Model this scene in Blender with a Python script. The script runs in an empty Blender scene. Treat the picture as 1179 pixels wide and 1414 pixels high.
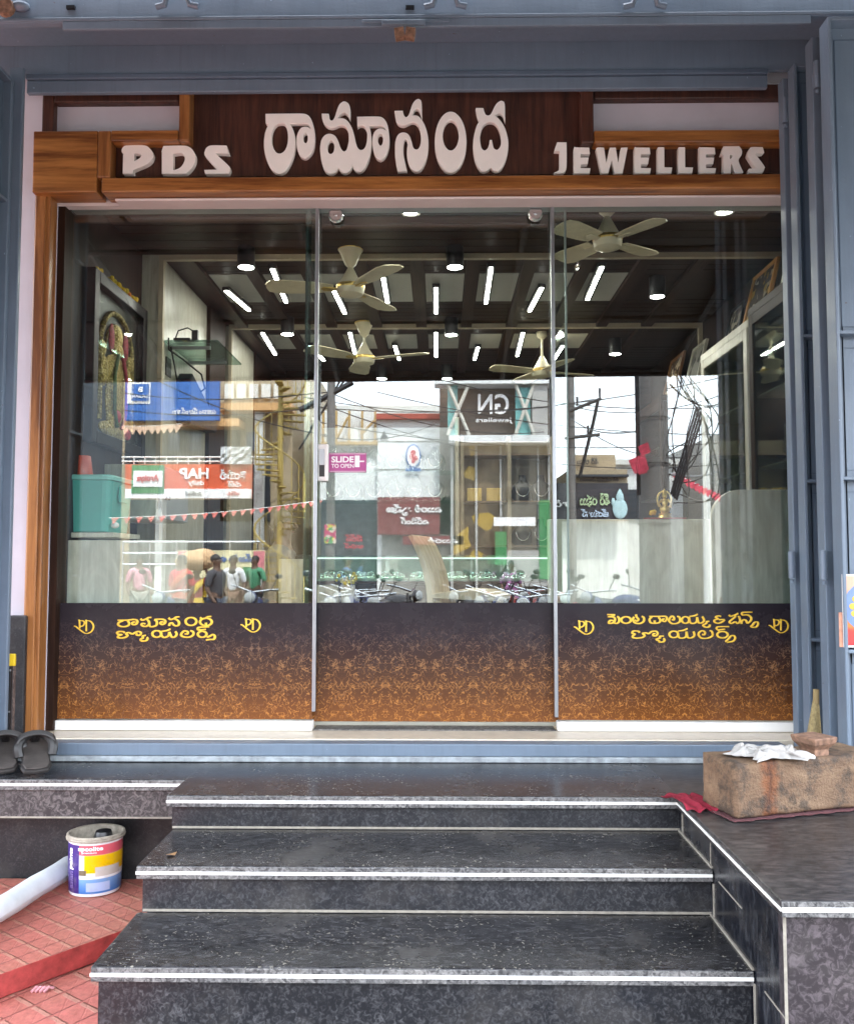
import bpy, bmesh, math, random
from mathutils import Vector, Matrix, Euler
R = math.radians
random.seed(7)
scene = bpy.context.scene
COL = scene.collection

# ------------------------------------------------------------------ camera
PITCH, YAW, FPX, CX, CY = R(3.25), R(0.8), 1179.0, 589.5, 707.0
CAM = Vector((0, 0, 1.5))
cd = bpy.data.cameras.new('camera'); cam = bpy.data.objects.new('camera', cd); COL.objects.link(cam)
cam.location = CAM; cam.rotation_euler = Euler((math.pi/2 + PITCH, 0, YAW), 'XYZ')
cd.sensor_fit = 'HORIZONTAL'; cd.sensor_width = 36; cd.lens = 36; cd.clip_start = .05; cd.clip_end = 3000
scene.camera = cam
# ------------------------------------------------------------------ sky, sun, exposure
SUN_EL, SUN_AZ = R(58), R(20)          # the sun stands behind the shop: its front lies in shade
w = bpy.data.worlds.new('World'); scene.world = w; w.use_nodes = True
nt = w.node_tree; bg = nt.nodes['Background']
sky = nt.nodes.new('ShaderNodeTexSky'); sky.sky_type = 'NISHITA'; sky.sun_disc = False
sky.sun_elevation = SUN_EL; sky.sun_rotation = SUN_AZ; sky.dust_density = 4.0; sky.air_density = 1.0; sky.ozone_density = 1.0
hz = nt.nodes.new('ShaderNodeMix'); hz.data_type = 'RGBA'; hz.inputs[0].default_value = .66     # a bright hazy sky: high thin cloud over the blue
tcw = nt.nodes.new('ShaderNodeTexCoord'); nw = nt.nodes.new('ShaderNodeTexNoise'); nw.inputs['Scale'].default_value = 2.2; nw.inputs['Detail'].default_value = 6
rw = nt.nodes.new('ShaderNodeValToRGB'); rw.color_ramp.elements[0].position = .35; rw.color_ramp.elements[0].color = (14,15.4,17.6,1); rw.color_ramp.elements[1].position = .7; rw.color_ramp.elements[1].color = (20,20.8,21.9,1)
nt.links.new(tcw.outputs['Generated'], nw.inputs['Vector']); nt.links.new(nw.outputs['Fac'], rw.inputs[0])
nt.links.new(sky.outputs[0], hz.inputs[6]); nt.links.new(rw.outputs[0], hz.inputs[7])
nt.links.new(hz.outputs[2], bg.inputs[0]); bg.inputs[1].default_value = 0.15
sl = bpy.data.lights.new('sun', 'SUN'); sun = bpy.data.objects.new('sun', sl); COL.objects.link(sun)
sl.energy = 3.0; sl.angle = R(.5); sl.color = (1, .95, .87)
sdir = Vector((math.sin(SUN_AZ)*math.cos(SUN_EL), math.cos(SUN_AZ)*math.cos(SUN_EL), math.sin(SUN_EL)))
sun.rotation_euler = sdir.to_track_quat('Z', 'Y').to_euler()
scene.view_settings.view_transform = 'Standard'; scene.view_settings.look = 'None'
scene.view_settings.exposure = 2.2; scene.view_settings.gamma = 1.0
scene.cycles.use_denoising = True
scene.cycles.max_bounces = 10; scene.cycles.transparent_max_bounces = 24; scene.cycles.glossy_bounces = 5
scene.cycles.diffuse_bounces = 4; scene.cycles.sample_clamp_indirect = 6.0
scene.cycles.caustics_reflective = False; scene.cycles.caustics_refractive = False

# ------------------------------------------------------------------ measuring helpers
BASIS = cam.rotation_euler.to_matrix()
def ray(px, py): return BASIS @ Vector(((px-CX)/FPX, -(py-CY)/FPX, -1))
def at(px, py, Y):
    d = ray(px, py); return CAM + d*(Y/d.y)
def atz(px, py, Z):
    d = ray(px, py); return CAM + d*((Z-CAM.z)/d.z)
def atx(px, py, X):
    d = ray(px, py); return CAM + d*((X-CAM.x)/d.x)
YG = 3.50                              # the plane of the shop window
def ra(px, py, D):                     # a place across the street, seen mirrored in the window: D metres along the folded sight line
    p = at(px, py, D); return Vector((p.x, 2*YG - D, p.z))

# ------------------------------------------------------------------ mesh building
class MB:
    def __init__(s): s.v = []; s.f = []
    def add(s, vs, fs):
        o = len(s.v); s.v += [tuple(v) for v in vs]; s.f += [tuple(i+o for i in f) for f in fs]; return s
    def box(s, x0, x1, y0, y1, z0, z1):
        if x0 > x1: x0, x1 = x1, x0
        if y0 > y1: y0, y1 = y1, y0
        if z0 > z1: z0, z1 = z1, z0
        return s.add([(x0,y0,z0),(x1,y0,z0),(x1,y1,z0),(x0,y1,z0),(x0,y0,z1),(x1,y0,z1),(x1,y1,z1),(x0,y1,z1)],
              [(0,3,2,1),(4,5,6,7),(0,1,5,4),(1,2,6,5),(2,3,7,6),(3,0,4,7)])
    def obox(s, c, size, rot=(0,0,0)):
        m = Euler(rot).to_matrix(); c = Vector(c); h = [k/2 for k in size]
        vs = [c + m @ Vector((sx*h[0], sy*h[1], sz*h[2])) for sz in (-1,1) for sx, sy in ((-1,-1),(1,-1),(1,1),(-1,1))]
        return s.add(vs, [(0,3,2,1),(4,5,6,7),(0,1,5,4),(1,2,6,5),(2,3,7,6),(3,0,4,7)])
    def tube(s, pts, r, n=8, closed=False, flat=None, caps=True):
        pts = [Vector(p) for p in pts]; N = len(pts)
        rs = r if isinstance(r, (list, tuple)) else [r]*N
        vs = []; prev = None
        for i, p in enumerate(pts):
            a = pts[(i-1) % N] if (closed or i > 0) else p
            b = pts[(i+1) % N] if (closed or i < N-1) else p
            t = (b-a); t = t.normalized() if t.length > 1e-9 else Vector((0,0,1))
            if prev is None:
                u = t.cross(Vector((0,1,0))) if flat else t.orthogonal()
                if u.length < 1e-6: u = t.orthogonal()
            else:
                u = prev - t*prev.dot(t)
                if flat: u = t.cross(Vector((0,1,0)))
                if u.length < 1e-6: u = t.orthogonal()
            u.normalize(); w_ = t.cross(u).normalized(); prev = u
            for k in range(n):
                an = 2*math.pi*k/n
                vs.append(p + u*(math.cos(an)*rs[i]) + w_*(math.sin(an)*rs[i]*(flat or 1)))
        fs = []
        for i in range(N if closed else N-1):
            j = (i+1) % N
            for k in range(n):
                k2 = (k+1) % n; fs.append((i*n+k, i*n+k2, j*n+k2, j*n+k))
        if caps and not closed:
            fs.append(tuple(range(n-1, -1, -1))); fs.append(tuple((N-1)*n+k for k in range(n)))
        return s.add(vs, fs)
    def cyl(s, p0, p1, r0, r1=None, n=16): return s.tube([p0, p1], [r0, r0 if r1 is None else r1], n)
    def lathe(s, prof, c=(0,0,0), n=20, axis='z', sx=1, sy=1, caps=True):
        vs = []
        for r, h in prof:
            for k in range(n):
                a = 2*math.pi*k/n; x, y = r*math.cos(a)*sx, r*math.sin(a)*sy
                q = (x, y, h) if axis == 'z' else ((h, x, y) if axis == 'x' else (y, h, x))
                vs.append((c[0]+q[0], c[1]+q[1], c[2]+q[2]))
        fs = [(i*n+k, i*n+(k+1) % n, (i+1)*n+(k+1) % n, (i+1)*n+k) for i in range(len(prof)-1) for k in range(n)]
        if caps and prof[0][0] > 1e-4: fs.append(tuple(range(n-1, -1, -1)))
        if caps and prof[-1][0] > 1e-4: fs.append(tuple((len(prof)-1)*n+k for k in range(n)))
        return s.add(vs, fs)
    def ball(s, c, r, n=12, m=8):
        if not isinstance(r, (tuple, list)): r = (r, r, r)
        prof = [(max(1e-5, math.sin(math.pi*i/m)), -math.cos(math.pi*i/m)) for i in range(m+1)]
        o = len(s.v); s.lathe(prof, (0,0,0), n)
        for i in range(o, len(s.v)):
            v = s.v[i]; s.v[i] = (c[0]+v[0]*r[0], c[1]+v[1]*r[1], c[2]+v[2]*r[2])
        return s
    def prism(s, poly, a0, a1, axis='y'):
        n = len(poly)
        def q(p, a): return (p[0], a, p[1]) if axis == 'y' else ((p[0], p[1], a) if axis == 'z' else (a, p[0], p[1]))
        vs = [q(p, a0) for p in poly] + [q(p, a1) for p in poly]
        return s.add(vs, [tuple(range(n)), tuple(range(2*n-1, n-1, -1))] + [(i, i+n, (i+1) % n + n, (i+1) % n) for i in range(n)])
    def xf(s, m, start=0):
        for i in range(start, len(s.v)): s.v[i] = tuple(m @ Vector(s.v[i]))
        return s
    def build(s, name, mat, parent=None, smooth=False, bevel=0, seg=2):
        me = bpy.data.meshes.new(name); me.from_pydata(s.v, [], s.f)
        bm = bmesh.new(); bm.from_mesh(me); bmesh.ops.recalc_face_normals(bm, faces=bm.faces); bm.to_mesh(me); bm.free()
        return link(name, me, mat, parent, smooth, bevel, seg)

def link(name, me, mat, parent=None, smooth=False, bevel=0, seg=2):
    o = bpy.data.objects.new(name, me); COL.objects.link(o)
    if mat: me.materials.append(mat)
    if smooth:
        for p in me.polygons: p.use_smooth = True
        m = me; 
        try: me.set_sharp_from_angle(angle=R(40))
        except Exception: pass
    if bevel:
        b = o.modifiers.new('bevel', 'BEVEL'); b.width = bevel; b.segments = seg; b.limit_method = 'ANGLE'; b.angle_limit = R(35)
        if hasattr(b, 'harden_normals'): b.harden_normals = False
    if parent: put(o, parent)
    return o
def put(o, parent):
    o.parent = parent
    if parent.type == 'EMPTY': o.location = -Vector(parent.location)
def tag(o, label=None, cat=None, group=None, kind=None):
    if label: o['label'] = label
    if cat: o['category'] = cat
    if group: o['group'] = group
    if kind: o['kind'] = kind
    return o
def thing(name, label, cat, loc=(0,0,0), group=None):
    o = bpy.data.objects.new(name, None); COL.objects.link(o); o.location = loc; o.empty_display_size = .1
    return tag(o, label, cat, group)
def copy_tree(o, parent=None):
    c = o.copy(); COL.objects.link(c)
    if parent: c.parent = parent
    for ch in list(o.children): copy_tree(ch, c)
    return c
ORD = ['first', 'second', 'third', 'fourth', 'fifth', 'sixth', 'seventh', 'eighth', 'ninth', 'tenth', 'eleventh', 'twelfth']

# ------------------------------------------------------------------ materials
def nm(name):
    m = bpy.data.materials.new(name); m.use_nodes = True; t = m.node_tree
    return m, t, t.nodes['Principled BSDF']
def nd(t, typ, **kw):
    n = t.nodes.new(typ)
    for k, v in kw.items():
        if k in n.inputs: n.inputs[k].default_value = v
        else: setattr(n, k, v)
    return n
def ramp(t, stops, interp='LINEAR'):
    r = t.nodes.new('ShaderNodeValToRGB'); e = r.color_ramp; e.interpolation = interp
    while len(e.elements) < len(stops): e.elements.new(.5)
    for i, (p, c) in enumerate(stops):
        e.elements[i].position = p; e.elements[i].color = tuple(c) + ((1,) if len(c) == 3 else ())
    return r
def coords(t, scale=(1,1,1), rot=(0,0,0), loc=(0,0,0)):
    tc = t.nodes.new('ShaderNodeTexCoord'); mp = t.nodes.new('ShaderNodeMapping')
    mp.inputs['Scale'].default_value = scale; mp.inputs['Rotation'].default_value = rot; mp.inputs['Location'].default_value = loc
    t.links.new(tc.outputs['Object'], mp.inputs[0]); return mp.outputs[0]
def noise(t, vec, scale, detail=4, rough=.6, dist=0):
    n = nd(t, 'ShaderNodeTexNoise'); n.inputs['Scale'].default_value = scale; n.inputs['Detail'].default_value = detail
    n.inputs['Roughness'].default_value = rough; n.inputs['Distortion'].default_value = dist
    t.links.new(vec, n.inputs['Vector']); return n.outputs['Fac']
def bump(t, b, h, strength=.3, dist=.01):
    n = nd(t, 'ShaderNodeBump'); n.inputs['Strength'].default_value = strength; n.inputs['Distance'].default_value = dist
    t.links.new(h, n.inputs['Height']); t.links.new(n.outputs[0], b.inputs['Normal'])
def mixc(t, fac, a, b_, mode='MIX'):
    n = t.nodes.new('ShaderNodeMix'); n.data_type = 'RGBA'; n.blend_type = mode
    for s_, v in ((0, fac), (6, a), (7, b_)):
        if isinstance(v, bpy.types.NodeSocket): t.links.new(v, n.inputs[s_])
        else: n.inputs[s_].default_value = v if s_ == 0 else (tuple(v) + (1,) if len(v) == 3 else v)
    return n.outputs[2]
def mth(t, op, a, b_=None, c=None):
    n = t.nodes.new('ShaderNodeMath'); n.operation = op
    for i, v in enumerate((a, b_, c)):
        if v is None: continue
        if isinstance(v, bpy.types.NodeSocket): t.links.new(v, n.inputs[i])
        else: n.inputs[i].default_value = v
    return n.outputs[0]
def flat(name, col, rough=.5, metal=0, var=.12, scale=14, bmp=0, spec=.5):
    m, t, b = nm(name); v = coords(t); f = noise(t, v, scale, 5)
    r = ramp(t, [(.3, [c*(1-var) for c in col]), (.7, [min(1, c*(1+var)) for c in col])])
    t.links.new(f, r.inputs[0]); t.links.new(r.outputs[0], b.inputs['Base Color'])
    b.inputs['Roughness'].default_value = rough; b.inputs['Metallic'].default_value = metal; b.inputs['Specular IOR Level'].default_value = spec
    if bmp: bump(t, b, f, bmp, .004)
    return m
def wood(name, dark, light, axis='z', scale=1.0, rough=.4, contrast=(.35,.65), fine=60, spec=.5):
    m, t, b = nm(name)
    st = {'z': (1, 1, .06), 'x': (.06, 1, 1), 'y': (1, .06, 1)}[axis]
    v = coords(t, tuple(k*scale for k in st)); f1 = noise(t, v, 14, 4, .6, 1.2); f2 = noise(t, v, fine, 6, .7)
    s = mth(t, 'MULTIPLY_ADD', f2, .45, mth(t, 'MULTIPLY', f1, .55))
    r = ramp(t, [(contrast[0], dark), (contrast[1], light)]); t.links.new(s, r.inputs[0])
    t.links.new(r.outputs[0], b.inputs['Base Color']); b.inputs['Roughness'].default_value = rough; b.inputs['Specular IOR Level'].default_value = spec; bump(t, b, s, .12, .003)
    return m
def emit(name, col, strength):
    m, t, b = nm(name); e = nd(t, 'ShaderNodeEmission'); e.inputs[0].default_value = tuple(col)+(1,); e.inputs[1].default_value = strength
    t.links.new(e.outputs[0], t.nodes['Material Output'].inputs[0]); return m
def paint(name, col, rough=.38, chips=False, zfade=None):
    m, t, b = nm(name); v = coords(t)
    f = noise(t, v, 6, 6, .65); g = noise(t, coords(t, (1,1,.12)), 40, 4)
    r = ramp(t, [(.3, [c*.88 for c in col]), (.7, [c*1.1 for c in col])]); t.links.new(mth(t, 'MULTIPLY_ADD', g, .4, mth(t, 'MULTIPLY', f, .6)), r.inputs[0])
    out = r.outputs[0]
    ch = noise(t, v, 55, 3, .6); cr = ramp(t, [(.735, (0,0,0)), (.75, (1,1,1))]); t.links.new(ch, cr.inputs[0])
    out = mixc(t, cr.outputs[0], out, [min(1, c*1.9) for c in col])
    rs = noise(t, coords(t, loc=(4,2,9)), 34, 5, .7); r2 = ramp(t, [(.70, (0,0,0)), (.73, (1,1,1))]); t.links.new(rs, r2.inputs[0]); out = mixc(t, mth(t, 'MULTIPLY', r2.outputs[0], .75), out, (.10,.05,.03))
    dp = noise(t, coords(t, (1,1,.03), loc=(2,7,1)), 55, 4, .7); d2 = ramp(t, [(.55, (0,0,0)), (.75, (.30,.30,.30))]); t.links.new(dp, d2.inputs[0]); out = mixc(t, d2.outputs[0], out, [c*.55 for c in col])
    t.links.new(out, b.inputs['Base Color'])
    rr = ramp(t, [(.3, [rough-.1]*3), (.7, [rough+.15]*3)]); t.links.new(f, rr.inputs[0]); t.links.new(rr.outputs[0], b.inputs['Roughness'])
    bump(t, b, mth(t, 'ADD', noise(t, v, 90, 3), mth(t, 'MULTIPLY', f, .8)), .16, .004)
    return m
def granite(name, dark, light, scale=38, thr=(.46,.68), rough=.3, streak=None, fleck=0.0, dist=2.2):
    m, t, b = nm(name); v = coords(t, streak or (1,1,1))
    f = noise(t, v, scale, 5, .62, dist); r = ramp(t, [(thr[0], dark), (thr[1], light)]); t.links.new(f, r.inputs[0])
    big = noise(t, coords(t), 5, 4); br = ramp(t, [(.3, (.65,.65,.68)), (.7, (1.3,1.25,1.22))]); t.links.new(big, br.inputs[0])
    out = mixc(t, 1.0, r.outputs[0], br.outputs[0], 'MULTIPLY')
    if fleck:
        vo = nd(t, 'ShaderNodeTexVoronoi'); vo.inputs['Scale'].default_value = 64
        wv = nd(t, 'ShaderNodeTexNoise'); wv.inputs['Scale'].default_value = 70; t.links.new(coords(t), wv.inputs['Vector'])
        t.links.new(mixc(t, .035, coords(t), wv.outputs['Color']), vo.inputs['Vector'])
        a = ramp(t, [(.13, (1,1,1)), (.24, (0,0,0))]); t.links.new(vo.outputs['Distance'], a.inputs[0])
        k = ramp(t, [(.43, (0,0,0)), (.60, (1,1,1))]); t.links.new(noise(t, coords(t), 9, 3), k.inputs[0])
        out = mixc(t, mth(t, 'MULTIPLY', mth(t, 'MULTIPLY', a.outputs[0], k.outputs[0]), fleck*.95), out, (.27,.25,.21))
    dst = noise(t, coords(t), 3.2, 5, .7); dr = ramp(t, [(.5, (0,0,0)), (.78, (.32,.32,.32))]); t.links.new(dst, dr.inputs[0])
    out = mixc(t, dr.outputs[0], out, (.17,.155,.14))
    t.links.new(out, b.inputs['Base Color'])
    rr = ramp(t, [(.3, [rough]*3), (.75, [min(1, rough+.12)]*3)]); t.links.new(dst, rr.inputs[0]); t.links.new(rr.outputs[0], b.inputs['Roughness'])
    bump(t, b, f, .1, .002)
    return m
def laminate(name, a, c, rough=.35):
    m, t, b = nm(name); v = coords(t, (1,1,.05)); v2 = coords(t, (1,1,.35))
    f = mth(t, 'MULTIPLY_ADD', noise(t, v, 70, 5, .7, .3), .5, mth(t, 'MULTIPLY', noise(t, v2, 9, 3, .5, 2.5), .5))
    r = ramp(t, [(.38, a), (.62, c)]); t.links.new(f, r.inputs[0]); t.links.new(r.outputs[0], b.inputs['Base Color'])
    b.inputs['Roughness'].default_value = rough; return m
def pane(name, refl, tint=(.93,.97,.95), fw=.35):
    m, t, b = nm(name); out = t.nodes['Material Output']; t.nodes.remove(b)
    tr = nd(t, 'ShaderNodeBsdfTransparent'); tr.inputs[0].default_value = tuple(tint)+(1,)
    gl = nd(t, 'ShaderNodeBsdfGlossy'); gl.inputs['Roughness'].default_value = 0.0; gl.inputs[0].default_value = (.97,1,1,1)
    fr = nd(t, 'ShaderNodeLayerWeight'); fr.inputs['Blend'].default_value = .3
    f = mth(t, 'MULTIPLY_ADD', fr.outputs['Fresnel'], fw, refl)
    mx = nd(t, 'ShaderNodeMixShader'); t.links.new(f, mx.inputs[0]); t.links.new(tr.outputs[0], mx.inputs[1]); t.links.new(gl.outputs[0], mx.inputs[2])
    t.links.new(mx.outputs[0], out.inputs[0]); return m

M = {}
M['blue'] = paint('blue_paint', (.148,.195,.256), .38)
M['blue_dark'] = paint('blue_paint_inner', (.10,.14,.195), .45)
M['lilac'] = flat('lilac_wall_paint', (.55,.52,.58), .7, var=.06, scale=5, bmp=.1)
M['white_paint'] = flat('white_paint', (.66,.60,.585), .55, var=.05, scale=6)
M['rail_white'] = flat('white_rail', (.84,.83,.80), .45, var=.03)
M['teak'] = wood('teak_wood', (.14,.045,.012), (.43,.18,.05), 'x', 1.0, .32, (.40,.60))
M['teak_v'] = wood('teak_wood_upright', (.13,.045,.014), (.38,.16,.05), 'z', 1.0, .3, (.40,.60))
M['sign_wood'] = wood('dark_sign_wood', (.026,.009,.006), (.085,.030,.018), 'z', 1.6, .42, (.38,.62), 90)
M['dark_wood'] = wood('dark_wood', (.014,.007,.005), (.042,.020,.013), 'x', 1.3, .4, spec=.12)
M['dark_wood_y'] = wood('dark_wood_long', (.016,.008,.006), (.048,.024,.016), 'y', 1.3, .4, spec=.12)
M['dark_wood_v'] = wood('dark_wood_upright', (.013,.007,.005), (.038,.019,.013), 'z', 1.3, .5, spec=.08)
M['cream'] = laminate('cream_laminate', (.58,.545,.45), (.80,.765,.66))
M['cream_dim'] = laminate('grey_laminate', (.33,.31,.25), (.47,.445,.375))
M['strip_cream'] = flat('cream_trim', (.45,.38,.28), .5, var=.05)
M['grey_panel'] = flat('grey_ceiling_panel', (.50,.50,.48), .5, var=.04)
M['letter'] = flat('letter_white', (.90,.86,.82), .5, var=.03)
M['letter_side'] = M['letter']
M['alu'] = flat('aluminium', (.36,.38,.40), .35, .85, var=.05)
M['alu_dull'] = flat('anodised_rail', (.32,.36,.36), .4, .5, var=.05)
M['steel'] = flat('polished_steel', (.72,.72,.72), .18, 1.0, var=.04)
M['rust'] = flat('rusty_steel', (.23,.13,.085), .75, .2, var=.5, scale=60, bmp=.4)
M['black'] = flat('black_plastic', (.012,.012,.014), .35, var=.1)
M['black_gloss'] = flat('black_lacquer', (.012,.010,.012), .35, spec=.2, var=.1)
M['granite_tread'] = granite('granite_tread', (.008,.008,.010), (.074,.076,.081), 90, (.42,.74), .2, (.4,1,1), 1.0, 1.0)
M['granite_riser'] = granite('granite_riser', (.009,.010,.013), (.078,.080,.087), 74, (.46,.74), .34, None, 0, 1.3)
M['granite_band'] = granite('granite_nosing', (.030,.030,.032), (.24,.24,.235), 60, (.38,.66), .5, None, 0, 1.4)
M['granite_side'] = granite('granite_side', (.005,.006,.010), (.06,.065,.075), 60, (.48,.76), .2, (1,1,.28), 0, .6)
M['granite_front'] = granite('granite_front', (.022,.017,.020), (.095,.080,.088), 52, (.45,.66), .45, None, 0, 1.4)
M['granite_top'] = granite('granite_platform_top', (.016,.016,.018), (.095,.085,.082), 65, (.40,.74), .28, (.3,1,1), .2, 1.0)
M['granite_fascia'] = granite('granite_fascia', (.020,.018,.020), (.135,.125,.125), 46, (.45,.66), .42, None, 0, 1.5)
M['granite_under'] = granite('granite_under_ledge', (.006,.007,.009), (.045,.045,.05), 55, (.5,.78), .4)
M['strip'] = flat('white_inlay', (.88,.87,.83), .45, var=.04, scale=40)
M['grout'] = flat('grout', (.27,.245,.205), .85, var=.2, scale=60)
M['ledge'] = flat('cream_tile', (.66,.58,.46), .3, var=.1, scale=22)
M['pane'] = pane('window_glass', .085)
M['pane_clear'] = pane('clear_glass', .01, (.9,.97,.94))
M['led'] = emit('led_diffuser', (1,.95,.87), 16.0)
M['lens'] = emit('downlight_lens', (1,.95,.86), 60.0)
M['ivory'] = flat('ivory_enamel', (.74,.68,.50), .3, var=.06)
M['ivory_dull'] = flat('ivory_blade', (.70,.63,.44), .4, var=.1, scale=25)
M['gold'] = flat('gold_metal', (.75,.52,.16), .28, .9, var=.25, scale=70)
M['goldtext'] = flat('gold_lettering', (.86,.55,.05), .4, .15, var=.12, scale=120)
M['brownline'] = flat('brown_outline', (.075,.03,.008), .6)
M['floor'] = flat('shop_floor_tile', (.66,.63,.58), .3, var=.08)
# ------------------------------------------------------------------ ground, pavement, road
Z0 = 0.74                                                  # granite landing; the pavement by the steps is 0.35 / 0.28
def tile_mat(name, base, joint, rot, cell):
    """pressed chequer tiles: pale raised bars one way, dark grooves the other, dust in the hollows"""
    m, t, b = nm(name); v = coords(t, (1,1,1), (0,0,rot)); sp = nd(t, 'ShaderNodeSeparateXYZ'); t.links.new(v, sp.inputs[0])
    wob = mth(t, 'MULTIPLY', noise(t, coords(t), 40, 3), .006)
    u = mth(t, 'FRACT', mth(t, 'DIVIDE', mth(t, 'ADD', sp.outputs[0], wob), cell)); w_ = mth(t, 'FRACT', mth(t, 'DIVIDE', mth(t, 'ADD', sp.outputs[1], wob), cell))
    def line(x, wd, soft): 
        r = ramp(t, [(0,(1,1,1)),(wd,(1,1,1)),(wd+soft,(0,0,0)),(1-soft*.3,(0,0,0)),(1,(1,1,1))]); t.links.new(x, r.inputs[0]); return r.outputs[0]
    bar = mth(t, 'MULTIPLY', line(w_, .13, .05), mth(t, 'SUBTRACT', 1, line(u, .10, .04))); grv = line(u, .035, .03)
    dg = mth(t, 'ABSOLUTE', mth(t, 'SUBTRACT', mth(t, 'FRACT', mth(t, 'ADD', u, w_)), .5)); dgl = ramp(t, [(.02,(1,1,1)),(.05,(0,0,0))]); t.links.new(dg, dgl.inputs[0])
    d = noise(t, coords(t), 3.5, 6, .7); dr = ramp(t, [(.42, (0,0,0)), (.75, (1,1,1))]); t.links.new(d, dr.inputs[0])
    c = mixc(t, mth(t, 'MULTIPLY', dr.outputs[0], .5), base, (.33,.19,.12))
    c = mixc(t, .5, c, noise_col(t, 60, (.6,.55,.5), (1.35,1.35,1.35)), 'MULTIPLY')
    c = mixc(t, mth(t, 'MULTIPLY', bar, .55), c, joint); c = mixc(t, mth(t, 'MULTIPLY', grv, .7), c, tuple(k*.45 for k in base)); c = mixc(t, mth(t, 'MULTIPLY', dgl.outputs[0], .06), c, tuple(k*.5 for k in base))
    t.links.new(c, b.inputs['Base Color']); b.inputs['Roughness'].default_value = .6
    h = mth(t, 'ADD', mth(t, 'MULTIPLY_ADD', noise(t, coords(t), 70, 4), .3, mth(t, 'MULTIPLY', bar, .5)), mth(t, 'MULTIPLY', mth(t, 'ADD', grv, mth(t, 'MULTIPLY', dgl.outputs[0], .12)), -.8))
    bump(t, b, h, .8, .008); return m
def noise_col(t, scale, a, c):
    r = ramp(t, [(.3, a), (.7, c)]); t.links.new(noise(t, coords(t), scale, 4), r.inputs[0]); return r.outputs[0]
RED = (.44,.135,.105)
M['tile_a'] = tile_mat('red_chequer_tile', RED, (.47,.25,.17), R(35), .068)
M['tile_b'] = tile_mat('red_star_tile', (.50,.155,.13), (.46,.27,.20), R(35), .088)
M['red_edge'] = flat('red_painted_kerb', (.36,.05,.045), .6, var=.35, scale=30, bmp=.6)
asphalt = flat('asphalt', (.10,.096,.09), .9, var=.25, scale=40, bmp=.2, spec=.05)
earth = flat('dusty_ground', (.26,.22,.17), .95, var=.25, scale=3, bmp=.2, spec=.05)
def struct(name, mb, mat, **k):
    return tag(mb.build(name, mat, **k), kind='structure')
g = MB(); g.box(-400,400,-600,300,-1.0,0.0); struct('ground', g, earth)
g = MB(); g.box(-200,200,-12.2,-2.6,0.004,0.03); struct('road', g, asphalt)
g = MB(); g.box(-60,60,-15.6,-12.3,0.004,.15); struct('far_pavement', g, flat('pavement_concrete', (.38,.35,.32), .85, var=.15))
g = MB(); g.box(-6,-.80,-.6,3.12,0.004,.28); struct('lower_pavement', g, M['tile_b'], bevel=.01)
g = MB(); g.box(-.799,6,-2.5,3.12,0.004,.279); struct('front_pavement', g, flat('grey_paving', (.16,.15,.14), .85, var=.2, scale=8, bmp=.2, spec=.05), bevel=.01)
g = MB(); g.box(-6,-.80,-2.5,-.601,0.004,.279); struct('side_pavement', g, flat('worn_paving', (.16,.15,.14), .85, var=.2, scale=8, bmp=.2, spec=.05), bevel=.01)
q1 = atz(0, 1346, .35); q2 = atz(136, 1297, .35); dv = (q2-q1)
pl = [(q1.x-dv.x*9, q1.y-dv.y*9), (q2.x+dv.x*.9, q2.y+dv.y*.9), (-.875, q2.y+dv.y*.9), (-.875, 3.14), (q1.x-dv.x*9, 3.14)]
up = MB(); up.prism(pl, .284, .35, 'z'); o = struct('upper_pavement', up, M['tile_a'], bevel=.008)
o.data.materials.append(M['red_edge'])
for p in o.data.polygons:
    if abs(p.normal.z) < .5: p.material_index = 1

# ------------------------------------------------------------------ the granite steps
YA, YB = 2.80, 2.484; YC = 2.176
ZA = atz(400, 1094, Z0).z; ZB = at(600, 1198, YB).z; ZC = at(600, 1338, YC).z
XR = (at(940,1100,YA).x+at(985,1205,YB).x+at(1040,1345,YC).x)/3
steps = thing('granite_steps', 'black granite entrance steps with white inlaid nosings in front of the glass doors', 'steps', (0, 2.5, .28))
def stair(x0, x1, yf, yb, z, zlow, last=False):
    th = .037
    MB().box(x0, x1, yf, yb, z-th, z).build('tread', M['granite_tread'], steps, bevel=.004)
    b = MB().box(x0+.002, x1-.002, yf-.004, yf-.0005, z-th+.001, z-.002).build('nosing', M['granite_band'], steps, bevel=.0015)
    MB().box(x0+.001, x1-.003, yf-.007, yf-.0045, z-.0225, z-.014).build('white_strip', M['strip'], steps)
    MB().box(x0+.012, x1, yf+.022, yf+.05, zlow, z-th-.001).build('riser', M['granite_riser'], steps)
    MB().box(x0+.014, x1, yf+.0205, yf+.0215, zlow+.002, zlow+.009).build('grout_line', M['grout'], steps)
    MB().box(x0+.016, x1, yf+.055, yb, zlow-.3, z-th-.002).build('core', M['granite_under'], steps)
stair(at(230,1100,YA).x, XR, YA, 3.31, Z0, ZB)
stair(at(188,1205,YB).x, XR, YB, YA+.021, ZB, ZC)
stair(at(125,1345,YC).x, XR, YC, YB+.021, ZC, .284)
# scuffed wavy lighter band low on the last riser
MB().box(-.86, XR-.004, YC+.019, YC+.0215, .284, .30).build('wet_line', M['grout'], steps)

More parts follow.
